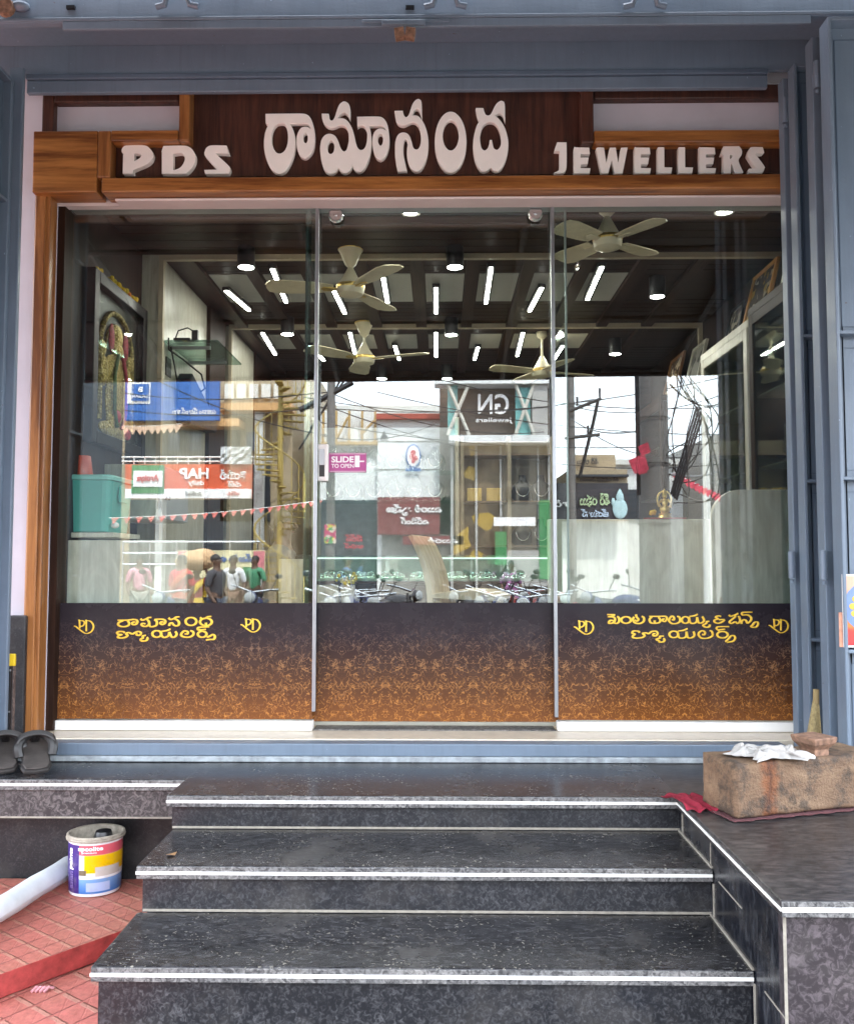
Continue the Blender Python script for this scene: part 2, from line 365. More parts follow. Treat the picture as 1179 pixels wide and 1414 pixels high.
# ------------------------------------------------------------------ right platform
plat = thing('granite_platform', 'dark granite platform beside the right of the steps, edged with a white inlaid line', 'platform', (1.3, 2.6, .28))
PX1, PYF = 2.6, atz(1091,1241,Z0).y-.012
MB().box(XR-.012, PX1, PYF, 3.31, Z0-.037, Z0-.0005).build('top_slab', M['granite_top'], plat, bevel=.004)
MB().box(XR-.011, PX1-.01, PYF-.004, PYF-.0005, Z0-.036, Z0-.002).build('nosing', M['granite_band'], plat, bevel=.0015)
MB().box(XR-.011, PX1, PYF-.007, PYF-.0045, Z0-.0235, Z0-.0135).build('white_strip', M['strip'], plat)
MB().box(XR-.0155, XR-.0125, PYF-.006, YA-.006, Z0-.0215, Z0-.0145).build('white_strip', M['strip'], plat)
MB().box(XR+.0005, XR+.03, PYF+.0505, 3.3, .284, Z0-.0375).build('side_panel', M['granite_side'], plat)
MB().box(XR+.0005, PX1, PYF+.02, PYF+.05, .284, Z0-.0375).build('front_panel', M['granite_front'], plat)
MB().box(XR+.031, PX1, PYF+.052, 3.3, .284, Z0-.038).build('core', M['granite_under'], plat)
g = MB(); g.box(XR-.001, XR+.006, PYF+.017, PYF+.0195, .284, Z0-.038)
for (y, z0, z1) in ((YB-.006, ZC, ZB-.04), (YA-.02, ZB, Z0-.04), (YC-.004, .284, ZC-.03)): g.box(XR-.0035, XR+.0002, y-.004, y+.002, z0, z1)
g.box(XR-.0015, XR+.0002, 2.50, 2.504, ZB, Z0-.04)
for (z, ya, yb) in ((ZB, YB, YA+.02), (ZC, YC, YB+.02)): g.box(XR-.005, XR+.0002, ya, yb, z, z+.006)
for (z, y1) in ((ZB-.02, YB-.05), (ZC-.018, YC-.07)): g.box(XR-.001, XR+.0002, y1-.12 if z < .5 else y1-.18, y1, z, z+.004)
g.build('grout_line', M['grout'], plat)

# ------------------------------------------------------------------ left ledge
led = thing('granite_ledge', 'granite ledge with sandals on it left of the steps, open underneath', 'ledge', (-1.8, 3.1, .35))
YL = 3.0
MB().box(-3.2, -.87, YL, 3.31, Z0-.04, Z0-.001).build('top_slab', M['granite_tread'], led, bevel=.004)
MB().box(-3.2, -.872, YL-.004, YL-.0005, Z0-.038, Z0-.003).build('nosing', M['granite_band'], led, bevel=.0015)
MB().box(-3.2, -.894, YL-.007, YL-.0045, Z0-.0225, Z0-.0135).build('white_strip', M['strip'], led)
zb = at(100, 1130, YL+.01).z
MB().box(-3.2, -.866, YL+.008, YL+.045, zb, Z0-.0405).build('fascia', M['granite_fascia'], led)
MB().box(-3.2, -.866, YL+.006, YL+.0075, zb, zb+.006).build('grout_line', M['grout'], led)
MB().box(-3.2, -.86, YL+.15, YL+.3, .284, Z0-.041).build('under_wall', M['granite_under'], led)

# ------------------------------------------------------------------ the shop building
shop = thing('shop_building', 'jewellery shop unit with dark timber ceiling, cream walls and pale door surround', 'shop', (0, 5, Z0))
XL, XW, YBK, ZF, ZCE = -1.563, 1.80, 7.2, .815, 3.12
ledge = MB().box(-1.75, 1.9, 3.335, 3.62, .742, .812).build('threshold', M['ledge'], shop, bevel=.004)
MB().box(-1.9, 2.1, 3.62, YBK, .5, ZF).build('floor', M['floor'], shop)
MB().box(-1.9, 2.1, 3.56, YBK+.2, ZCE, ZCE+.1).build('ceiling', M['dark_wood'], shop)
MB().box(XL-.2, XL, 3.56, 4.40, ZF, ZCE-.002).build('wall_panel', M['dark_wood_v'], shop)
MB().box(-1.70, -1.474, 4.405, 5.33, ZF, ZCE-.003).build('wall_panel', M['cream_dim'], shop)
MB().box(-1.70, -1.45, 5.332, 5.72, ZF, ZCE-.003).build('wall_panel', M['dark_wood_v'], shop)
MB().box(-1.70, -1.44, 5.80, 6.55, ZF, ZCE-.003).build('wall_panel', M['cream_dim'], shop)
MB().box(-1.70, -1.43, 6.552, YBK, ZF, ZCE-.003).build('wall_panel', M['dark_wood_v'], shop)
MB().box(XW, XW+.2, 3.5, YBK, ZF, ZCE-.002).build('wall_panel', M['dark_wood_v'], shop)
MB().box(-1.9, 2.1, YBK, YBK+.2, ZF, ZCE-.002).build('back_wall', M['dark_wood'], shop)
# cream trim portals
g = MB(); g.box(-1.474, XW-.001, 4.40, 4.43, 3.085, 3.119); g.box(-1.474, -1.449, 4.40, 4.43, ZF+.002, 3.084); g.box(XW-.04, XW-.001, 4.40, 4.43, ZF+.002, 3.084)
g.build('trim', M['strip_cream'], shop)
g = MB(); g.box(-1.44, XW-.002, 5.76, 5.79, 3.088, 3.119); g.box(-1.44, -1.418, 5.76, 5.79, ZF+.002, 3.087); g.box(XW-.03, XW-.002, 5.76, 5.79, ZF+.002, 3.087)
g.build('trim', M['strip_cream'], shop)
# timber ceiling: boards along the shop, pale panels between dark rafters
g = MB(); y = 3.6
for k in range(8):
    g.box(XL+.002, XW-.002, y+.002, y+.096, 3.108, 3.1195); y += .099
g.build('ceiling_board', M['dark_wood'], shop)
for (y0, y1, ya, yb) in ((4.435, 5.755, 4.73, 5.24), (5.795, 7.19, 6.02, 6.42)):
    x = -1.30; k = 0
    while x < 1.75:
        if x < .95: MB().box(x, x+.222, ya, yb, 3.113, 3.1198).build('ceiling_panel', M['grey_panel'], shop)
        g = MB().box(x-.078, x-.006, y0, y1, 3.092, 3.1196); g.build('rafter', M['dark_wood_y'], shop)
        x += .306; k += 1
    g = MB()
    for (a, c) in ((y0+.01, ya-.004), (yb+.004, y1-.01)):
        yy = a
        while yy+.02 < c:
            g.box(-1.30, 1.78, yy, min(yy+.075, c), 3.117, 3.1199); yy += .08
    g.build('ceiling_slat', M['dark_wood'], shop)
# front: walls around the opening, lintel
MB().box(-4.5, -1.585, 3.40, 3.55, .3, 3.7).build('front_wall', M['lilac'], shop)
MB().box(1.66, 4.5, 3.40, 3.55, .3, 3.7).build('front_wall', M['lilac'], shop)
MB().box(-1.584, 1.659, 3.455, 3.495, at(600,281,3.455).z, 3.7).build('lintel', M['white_paint'], shop)
MB().box(-1.5, 1.66, 3.561, 3.6, at(600,281,3.5).z+.001, ZCE+.05).build('lintel_back', M['dark_wood'], shop)
MB().box(-4.5, 4.5, 3.40, 3.6, 3.701, 7.5).build('upper_wall', M['lilac'], shop)
MB().box(-4.5, 4.5, 3.601, 9.0, 3.4, 3.6).build('roof_slab', M['white_paint'], shop)
MB().box(-4.5, -4.3, 3.601, 9.0, .3, 3.399).build('outer_wall', M['lilac'], shop)
MB().box(4.3, 4.5, 3.601, 9.0, .3, 3.399).build('outer_wall', M['lilac'], shop)
MB().box(-4.3, 4.3, 8.8, 9.0, .3, 3.399).build('outer_wall', M['lilac'], shop)
# aluminium head track
zt = at(600, 284, 3.46)
MB().box(-1.55, 1.62, 3.4955, 3.5545, at(600,286.5,3.5).z, at(600,279,3.5).z).build('door_track', M['alu_dull'], shop, bevel=.003)
MB().box(-1.625, -1.555, 3.46, 3.56, ZF, 3.0).build('door_jamb', M['dark_wood_v'], shop)

post = MB(); a = at(52, 266, 3.41); b = at(74, 266, 3.41)
post.box(a.x, b.x, 3.385, 3.45, .813, at(60,262,3.385).z); post.box(a.x+.008, b.x-.016, 3.375, 3.384, .814, at(60,262,3.385).z-.004)
tag(post.build('teak_post', M['teak_v'], bevel=.004), 'upright varnished teak post at the left edge of the shop window', 'post')

# ------------------------------------------------------------------ canopy over the pavement
can = thing('canopy', 'dark sheet canopy projecting over the shop steps', 'canopy', (0, .8, 3.6))
g = MB(); xs = [(-3.6+k*.1) for k in range(73)]
CYE, CZE = .30, 2.935                 # front edge of the sloping awning, a little lower at the left
vs = []
for i, x in enumerate(xs):
    zo = .012*(i % 2); f = (x+3.6)/7.2
    vs += [(x, 2.88, 3.66+zo), (x, CYE, CZE-.03+.075*f+zo), (x, 2.88, 3.672+zo), (x, CYE, CZE-.018+.075*f+zo)]
fs = []
for i in range(len(xs)-1):
    a = i*4; b = a+4; fs += [(a,a+1,b+1,b), (a+2,b+2,b+3,a+3), (a+1,a+3,b+3,b+1), (a,b,b+2,a+2)]
g.add(vs, fs); g.build('roof_sheet', flat('canopy_sheet', (.022,.022,.025), .6, .3), can)
g = MB()
for x in (-3.4,-2.1,-.8,.5,1.8,3.2): g.tube([(x, 2.9, 3.62), (x, CYE+.1, CZE+.01)], .025, 6)
for f in (.05,.35,.65,.97): g.tube([(-3.6, 2.9+(CYE-2.9)*f, 3.59+(CZE-.045-3.59)*f), (3.6, 2.9+(CYE-2.9)*f, 3.59+(CZE+.02-3.59)*f)], .02, 6)
g.build('rafter', M['black'], can)
# ------------------------------------------------------------------ blue steel frame and shutter hood
fr = thing('steel_shutter', 'blue painted steel shutter frame and overhead box around the shopfront', 'shutter frame', (0, 3.25, Z0))
zb0 = at(560, 124, 3.315).z
MB().box(-1.66, 1.31, 3.315, 3.338, zb0, zb0+.052).build('head_beam', M['blue'], fr, bevel=.004)
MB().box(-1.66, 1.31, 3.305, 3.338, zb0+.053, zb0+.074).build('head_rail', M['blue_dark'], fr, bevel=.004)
MB().box(-2.8, 2.6, 3.318, 3.338, zb0+.0745, 3.9).build('fascia', M['blue'], fr)
zl = at(560, 37, 2.95).z
g = MB(); g.box(at(86,36,2.945).x, at(1120,36,2.945).x, 2.945, 2.958, zl, zl+.03); g.box(at(500,40,2.94).x, at(620,40,2.94).x, 2.9385, 2.944, zl+.012, zl+.024)
g.build('hood_lip', M['blue'], fr, bevel=.003)
MB().prism([(2.952,zl+.0305),(2.962,zl+.20),(3.317,zl+.20),(3.317,zl+.17),(2.99,zl+.17),(2.985,zl+.0305)], -2.8, 2.6, 'x').build('hood_front', M['blue'], fr, bevel=.004)
MB().box(-2.8, 2.6, 2.944, 2.951, zl+.0315, zl+.045).build('hood_rib', M['blue'], fr, bevel=.003)
# bracket eyes on the hood, a rusty latch hanging from its lip
for px in (245, 615, 890):
    c = at(px, 4, 2.94); g = MB()
    g.tube([(c.x-.075,2.94,c.z-.012),(c.x-.045,2.935,c.z-.008),(c.x-.03,2.925,c.z+.03),(c.x+.03,2.925,c.z+.03),(c.x+.045,2.935,c.z-.008),(c.x+.075,2.94,c.z-.012)], .011, 8)
    g.build('bracket', M['blue'], fr, smooth=True)
for px in (98, 566):
    c = at(px, 10, 2.951); MB().obox((c.x, 2.951, c.z), (.03,.012,.012)).build('slot', M['black'], fr)
c = at(558, 36, 2.93); g = MB(); g.box(c.x-.08, c.x+.075, 2.925, 2.937, zl-.004, zl+.012); g.build('latch_plate', M['blue'], fr, bevel=.002)
c = at(559, 46, 2.92); g = MB()
for s in (-1,1): g.obox((c.x+s*.019, 2.922, c.z), (.034,.03,.036), (0,s*.16,0))
g.tube([(c.x-.02,2.91,c.z+.012),(c.x-.02,2.93,c.z+.012)], .007, 8); g.tube([(c.x+.018,2.91,c.z+.012),(c.x+.018,2.93,c.z+.012)], .007, 8)
g.build('latch', M['rust'], fr, bevel=.004)
c = at(8, 10, 2.93); MB().lathe([(.001,-.02),(.03,-.02),(.034,0),(.02,.012),(.001,.012)], (c.x,2.935,c.z), 14, 'y').build('bolt', M['rust'], fr, smooth=True)
c = at(28, 8, 2.94); MB().ball((c.x,2.94,c.z), (.035,.02,.018)).build('bracket', M['blue'], fr, smooth=True)
# sill beam with worn lower edge
MB().box(-1.68, 1.30, 3.262, 3.333, Z0+.022, .808).build('sill_beam', M['blue'], fr, bevel=.004)
MB().box(-1.68, 1.30, 3.254, 3.333, Z0+.001, Z0+.0215).build('sill_foot', flat('worn_blue_paint', (.30,.33,.35), .6, var=.35, scale=30, bmp=.3), fr, bevel=.003)
# left jamb
a = at(19, 500, 3.28); b = at(28, 500, 3.28)
MB().box(-1.70, at(10,900,3.25).x, 3.25, 3.272, Z0, zb0+.07).build('jamb', M['blue'], fr, bevel=.004)
# right jamb stile with hinge line
JX = at(1080, 100, 3.265).x
ZT = 3.39
def hinge_at(mb, px, py, Y):
    c = at(px, py, Y); mb.tube([(c.x,Y,c.z-.05),(c.x,Y,c.z+.05)], .012, 10); mb.tube([(c.x,Y,c.z-.003),(c.x,Y,c.z+.003)], .0135, 10); mb.tube([(c.x,Y,c.z-.068),(c.x,Y,c.z-.055)], .007, 8)
MB().box(JX, JX+.05, 3.265, 3.313, Z0, ZT).build('jamb', M['blue'], fr, bevel=.003)

# ------------------------------------------------------------------ folded steel shutter leaves, stacked at the right, one swung out at the left
def leaf(name, label, x0, x1, yf, th, ribs, sw):
    L = thing(name, label, 'shutter', (x0, yf+th/2, Z0), 'folded blue steel shutter leaves')
    MB().box(x0, x0+sw, yf, yf+th, Z0+.02, ZT).build('stile', M['blue'], L, bevel=.003)
    MB().box(x1-sw, x1, yf, yf+th, Z0+.02, ZT).build('stile', M['blue'], L, bevel=.003)
    MB().box(x0+sw, x1-sw, yf, yf+th, ZT-.012, ZT).build('top_rail', M['blue'], L, bevel=.002)
    MB().box(x0+sw, x1-sw, yf, yf+th, Z0+.02, Z0+.05).build('bottom_rail', M['blue'], L, bevel=.002)
    MB().box(x0+sw+.0005, x1-sw-.0005, yf+th*.72, yf+th*.86, Z0+.05, ZT-.0125).build('sheet', M['blue'], L)
    edges = [Z0+.05] + list(ribs) + [ZT-.012]
    for k, z in enumerate(ribs):
        MB().box(x0+sw, x1-sw, yf+.002, yf+th*.715, z-.006, z+.006).build('rib', M['blue'], L, bevel=.002)
    g = MB()
    for a_, b_ in zip(edges[:-1], edges[1:]):
        xa, xb, za, zb_ = x0+sw+.03, x1-sw-.03, a_+.03, b_-.045
        for q in ((xa,xb,zb_,zb_+.003),(xa,xb,za,za+.003),(xa,xa+.003,za+.003,zb_),(xb-.003,xb,za+.003,zb_)):
            g.box(q[0], q[1], yf+th*.68, yf+th*.719, q[2], q[3])
    g.build('pressed_line', M['blue_dark'], L)
    return L
YD, YCc, YBb = 2.885, 3.0, 3.165
xD = at(1146, 150, YD).x; xC = at(1123, 150, YCc).x; xB = at(1097, 150, YBb).x
rD = [at(1160, y, YD).z for y in (458, 660, 900)]
LD = leaf('shutter_leaf', 'frontmost folded blue shutter leaf with a picture card stuck in its rib', xD, xD+.62, YD, .069, rD, .012)
LC = leaf('shutter_leaf', 'middle folded blue shutter leaf, second from the front', xC, xC+.62, YCc, .057, rD, .034)
LB = leaf('shutter_leaf', 'rearmost folded blue shutter leaf, next to the glass and behind the broom', xB, xB+.62, YBb, .058, [at(1105, y, YBb).z for y in (463, 664, 884)], .012)
for px, py, Y, L in ((1128,103,2.985,LC),(1137,780,2.985,LC),(1084,152,3.25,LB),(1093,780,3.25,LB)):
    g = MB(); hinge_at(g, px, py, Y); g.build('hinge', M['blue'], L, smooth=True)

xl = at(20,95,3.245).x
L = thing('shutter_leaf', 'blue shutter leaf swung outwards at the left of the opening', 'shutter', (xl, 3.14, Z0), 'folded blue steel shutter leaves')
MB().box(xl-.05, xl, 3.225, 3.248, Z0+.02, ZT).build('stile', M['blue'], L, bevel=.003)
MB().box(xl-.05, xl, 3.03, 3.052, Z0+.02, ZT).build('stile', M['blue'], L, bevel=.003)
MB().box(xl-.05, xl, 3.0525, 3.2245, ZT-.014, ZT).build('top_rail', M['blue'], L, bevel=.002)
MB().box(xl-.05, xl, 3.0525, 3.2245, Z0+.02, Z0+.05).build('bottom_rail', M['blue'], L, bevel=.002)
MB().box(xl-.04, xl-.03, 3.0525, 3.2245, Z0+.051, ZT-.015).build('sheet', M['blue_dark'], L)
for z in (at(5, 273, 3.2).z, at(5,560,3.2).z, at(5,800,3.2).z): MB().box(xl-.029, xl-.002, 3.0525, 3.2245, z-.006, z+.006).build('rib', M['blue'], L, bevel=.002)

# ------------------------------------------------------------------ the sign over the door
def outline(name, loops, k, off, Y, th, mat, parent, smooth=True, bev=.0025):
    """solid letter: closed loops (measured in the photograph, scale k, offset off) stand as a slab whose front is at Y"""
    cu = bpy.data.curves.new(name, 'CURVE'); cu.dimensions = '2D'; cu.fill_mode = 'BOTH'; cu.extrude = th/2-bev; cu.bevel_depth = bev; cu.bevel_resolution = 1
    for lp in loops:
        P = [Vector((p.x, p.z)) for p in (at(off[0]+x*k, off[1]+y*k, Y) for x, y in lp)]
        if smooth: P = crom(P)
        sp = cu.splines.new('POLY'); sp.points.add(len(P)-1); sp.use_cyclic_u = True
        for q, p in zip(sp.points, P): q.co = (p.x, p.y, 0, 1)
    o = bpy.data.objects.new(name, cu); COL.objects.link(o)
    dg = bpy.context.evaluated_depsgraph_get(); me = bpy.data.meshes.new_from_object(o.evaluated_get(dg))
    bpy.data.objects.remove(o); bpy.data.curves.remove(cu); me.materials.clear()
    for v in me.vertices: x, y, z = v.co; v.co = (x, Y+th/2-z, y)
    me.name = name; return link(name, me, mat, parent)
def crom(P, n=4):
    """round the loop but keep its sharp corners"""
    N = len(P); out = []
    def corner(i):
        a = (P[i]-P[i-1]); b = (P[(i+1) % N]-P[i]); 
        return a.length > 1e-9 and b.length > 1e-9 and a.angle(b) > R(52)
    for i in range(N):
        p1, p2 = P[i], P[(i+1) % N]; p0 = P[i-1] if not corner(i) else p1; p3 = P[(i+2) % N] if not corner((i+1) % N) else p2
        for j in range(n):
            t = j/n; out.append(.5*((2*p1)+(p2-p0)*t+(2*p0-5*p1+4*p2-p3)*t*t+(3*p1-p0-3*p2+p3)*t**3))
    return out
def oval(cx, cy, rx, ry, n=24): return [(cx+rx*math.cos(2*math.pi*i/n), cy+ry*math.sin(2*math.pi*i/n)) for i in range(n)]
sign = thing('shop_sign', 'dark wood shop sign over the door with raised white letters and teak borders', 'shop sign', (0, 3.42, 3.05))
YP = 3.405
def prect(px0, py0, px1, py1, Y): a = at(px0, py0, Y); b = at(px1, py1, Y); return a.x, b.x, b.z, a.z
def pbox(px0, py0, px1, py1, yf, yb):
    x0, x1, z0, z1 = prect(px0, py0, px1, py1, yf); return MB().box(x0, x1, yf, yb, z0, z1)
zsb = at(600, 241, YP).z; zst = zb0+.06
x_l, x_u0, x_u1, x_r = at(150,240,YP).x, at(258,200,YP).x, at(806,200,YP).x, 1.40
zw = at(600, 194, YP).z
g = MB(); g.prism([(x_l,zsb),(x_r,zsb),(x_r,zw),(x_u1,zw),(x_u1,zst),(x_u0,zst),(x_u0,zw),(x_l,zw)], YP, YP+.045, 'y'); g.build('back_panel', M['sign_wood'], sign)
yt = 3.345
zlow = at(600, 262, yt).z; zlo1 = at(600, 242, yt).z
TK = {}
def tb(name, x0, x1, z0, z1, mat, yf=yt, yb=3.452): return MB().box(x0, x1, yf, yb, z0, z1).build(name, mat, sign, bevel=.005)
xb0, xb1 = at(45, 220, yt).x, at(134, 220, yt).x
xq = at(152, 220, yt).x
tb('border', at(140,250,yt).x, x_r, zlow, zlo1, M['teak'])
tb('border', xb0, xb1, zlow, at(90,180,yt).z, M['teak'])
tb('border', xb1+.001, xq, zlo1+.001, at(90,180,yt).z, M['teak_v'])
zt0, zt1 = at(200,194,yt).z, at(200,179,yt).z
tb('border', xq+.001, at(246,190,yt).x, zt0, zt1, M['teak'])
tb('border', at(246,190,yt).x+.001, at(261,190,yt).x, zt0, zst, M['teak_v'])
tb('border', at(820,190,yt).x+.001, x_r, at(900,196,yt).z, at(900,179,yt).z, M['teak'])
tb('border', at(803,190,yt).x, at(820,190,yt).x, at(900,196,yt).z, zst, M['sign_wood'])
tb('soffit_board', xq, x_r, zlow-.012, zlow-.001, M['white_paint'], 3.40, 3.456)
tb('end_board', at(58,150,3.39).x, at(74,150,3.39).x, at(90,180,yt).z+.001, zst, M['sign_wood'], 3.39)
tb('top_board', at(74,150,3.39).x+.001, at(246,150,3.39).x, at(100,141,3.39).z, zst, M['sign_wood'], 3.39)
tb('top_board', at(820,150,3.39).x+.001, x_r, at(900,136,3.39).z, zst, M['sign_wood'], 3.39)
pbox(72,138,250,182,3.425,3.45).build('white_panel', M['lilac'], sign)
MB().box(at(818,150,3.425).x, x_r, 3.425, 3.45, at(900,182,3.425).z, at(900,132,3.425).z).build('white_panel', M['lilac'], sign)
k1 = 120/1179
YLt = 3.379; TH = .025
G1 = [[(120,315),(400,312),(600,312),(670,325),(710,360),(740,420),(760,490),(770,560),(775,640),(770,720),(755,790),(730,840),(690,885),(645,905),(600,885),(570,840),(550,780),(542,700),(545,620),(565,555),(600,505),(650,490),(695,500),(720,525),(735,545),(732,510),(715,465),(690,440),(640,432),(450,435),(435,440),(470,500),(495,570),(510,650),(512,730),(500,820),(475,910),(435,1000),(390,1070),(340,1105),(295,1112),(240,1095),(190,1045),(150,970),(120,880),(102,780),(100,680),(110,590),(130,520),(160,455),(170,435),(130,435),(122,420)],
      [(260,445),(300,432),(350,432),(385,455),(410,510),(425,590),(424,680),(410,750),(380,810),(340,845),(300,855),(255,840),(220,790),(195,720),(188,640),(195,560),(215,500)],
      [(650,560),(680,575),(693,625),(688,680),(670,712),(650,715),(628,690),(618,640),(622,590)]]
G2 = [[(97,312),(178,314),(185,360),(200,395),(222,408),(250,395),(275,350),(295,290),(315,230),(345,175),(385,148),(425,155),(455,190),(468,250),(468,355),(450,320),(420,293),(390,285),(350,300),(320,330),(300,365),(295,378),(340,372),(390,380),(430,405),(465,450),(495,510),(520,590),(540,680),(560,750),(585,790),(620,806),(660,795),(690,755),(708,690),(715,610),(708,540),(685,490),(655,462),(625,458),(600,462),(582,475),(578,355),(700,352),(860,352),(910,365),(945,400),(970,450),(985,510),(998,600),(1000,690),(990,770),(965,850),(930,905),(885,930),(845,910),(815,860),(795,790),(785,700),(790,620),(810,560),(845,525),(885,512),(925,520),(955,545),(965,555),(960,515),(940,485),(915,470),(880,462),(735,465),(730,480),(745,540),(757,620),(760,700),(752,790),(735,880),(705,970),(665,1045),(625,1080),(590,1090),(555,1075),(525,1040),(505,985),(495,1030),(465,1075),(425,1102),(395,1105),(360,1090),(330,1055),(312,1035),(290,1075),(250,1105),(205,1115),(160,1095),(125,1050),(98,970),(82,880),(75,790),(80,720),(95,660),(125,615),(165,590),(210,587),(255,605),(285,640),(310,690),(330,750),(355,800),(385,825),(410,822),(435,795),(455,730),(465,660),(462,590),(450,530),(425,485),(390,462),(350,455),(310,462),(270,480),(220,490),(170,475),(130,435),(105,380)],
      [(210,660),(250,680),(268,740),(262,810),(238,850),(205,860),(175,840),(160,790),(165,730),(182,685)],
      [(890,575),(918,595),(930,650),(922,710),(902,745),(880,748),(855,715),(842,660),(848,610),(865,582)]]
G3 = [[(152,275),(250,273),(258,310),(275,345),(298,362),(325,350),(350,310),(370,250),(395,180),(430,130),(465,112),(490,125),(503,165),(510,320),(495,275),(470,240),(440,230),(410,250),(390,290),(375,330),(375,340),(415,335),(460,345),(500,385),(540,450),(570,530),(590,620),(597,720),(590,820),(570,920),(540,1000),(500,1055),(450,1083),(400,1070),(360,1020),(335,950),(320,870),(322,790),(330,730),(325,680),(305,645),(285,645),(268,670),(258,730),(255,800),(262,880),(275,950),(295,1040),(305,1080),(195,1085),(175,1000),(162,900),(158,790),(162,700),(180,630),(210,585),(260,568),(310,580),(345,620),(370,690),(385,750),(405,785),(440,800),(475,785),(500,735),(510,660),(505,570),(490,505),(460,450),(420,420),(370,418),(320,440),(270,460),(225,455),(190,430),(170,380)]]
G4 = [oval(905,692,207,406), oval(907,600,117,213)]
G5 = [[(568,235),(655,237),(668,285),(690,325),(725,338),(760,325),(790,280),(820,215),(855,165),(900,138),(935,150),(945,200),(950,370),(930,320),(895,292),(860,295),(825,320),(808,340),(850,365),(900,420),(945,500),(975,590),(992,690),(990,790),(975,880),(945,970),(900,1050),(855,1083),(810,1075),(780,1050),(762,1030),(735,1055),(690,1083),(645,1080),(600,1035),(565,960),(540,860),(530,750),(535,650),(555,550),(580,470),(612,415),(620,400),(595,365),(578,300)],
      [(650,470),(700,425),(750,410),(805,420),(850,460),(885,530),(908,610),(912,690),(895,760),(860,800),(825,800),(795,775),(780,720),(770,670),(755,670),(745,730),(725,780),(690,810),(655,805),(628,770),(612,700),(608,620),(622,540)]]
for g_, off in ((G1,(355,125)),(G2,(435,125)),(G3,(530,125)),(G4,(530,125)),(G5,(600,125))): outline('letter', g_, k1, off, YLt, TH, M['letter'], sign)
k2, o2 = 170/1179, (160,180)
for lp in ([[(55,185),(75,150),(120,140),(270,140),(320,165),(350,205),(355,245),(335,290),(290,325),(220,355),(165,378),(165,412),(65,412),(70,215),(58,210)],[(175,218),(225,220),(242,235),(228,262),(175,292)]],
           [[(437,200),(455,145),(640,142),(700,155),(740,190),(762,245),(755,305),(725,360),(690,395),(650,412),(440,412),(440,215)],[(548,222),(620,215),(650,235),(660,275),(640,325),(605,360),(548,378)]],
           [[(850,200),(870,160),(920,140),(1060,142),(1085,220),(970,215),(955,220),(1075,330),(1095,365),(1085,400),(1060,412),(855,412),(845,375),(970,372),(865,255),(848,225)]]):
    outline('letter', lp, k2, o2, YLt, TH, M['letter'], sign, True, 0)
k3, o3, o4 = 160/1179, (755,185), (905,185)
E_ = [(275,150),(290,132),(430,135),(437,200),(345,200),(342,235),(425,235),(415,300),(345,305),(342,342),(443,345),(435,398),(275,398)]
L_ = [(20,135),(35,130),(88,132),(90,335),(170,337),(160,398),(20,398)]
sh = lambda lp, d: [(x+d, y) for x, y in lp]
for lp, off in (([[(105,80),(200,82),(200,330),(180,380),(150,398),(80,398),(75,390),(120,365),(130,320),(130,170),(80,168),(78,155)]], o3), ([E_], o3),
          ([[(500,145),(520,133),(580,135),(605,290),(640,135),(700,135),(725,290),(755,135),(822,133),(770,398),(690,398),(660,260),(625,398),(555,398)]], o3),
          ([sh(E_,615)], o3), ([L_], o4), ([sh(L_,212)], o4), ([sh(E_,172)], o4),
          ([[(665,205),(690,122),(850,120),(878,160),(875,210),(845,270),(893,385),(885,398),(815,398),(768,290),(765,398),(690,398),(690,205)],[(757,205),(785,213),(772,245),(758,252)]], o4),
          ([[(935,200),(960,140),(990,128),(1090,130),(1105,180),(1100,195),(1015,200),(1105,320),(1108,350),(1090,390),(1070,398),(945,398),(940,370),(950,350),(1020,345),(945,230)]], o4)):
    outline('letter', lp, k3, off, YLt, TH, M['letter'], sign, True, 0)
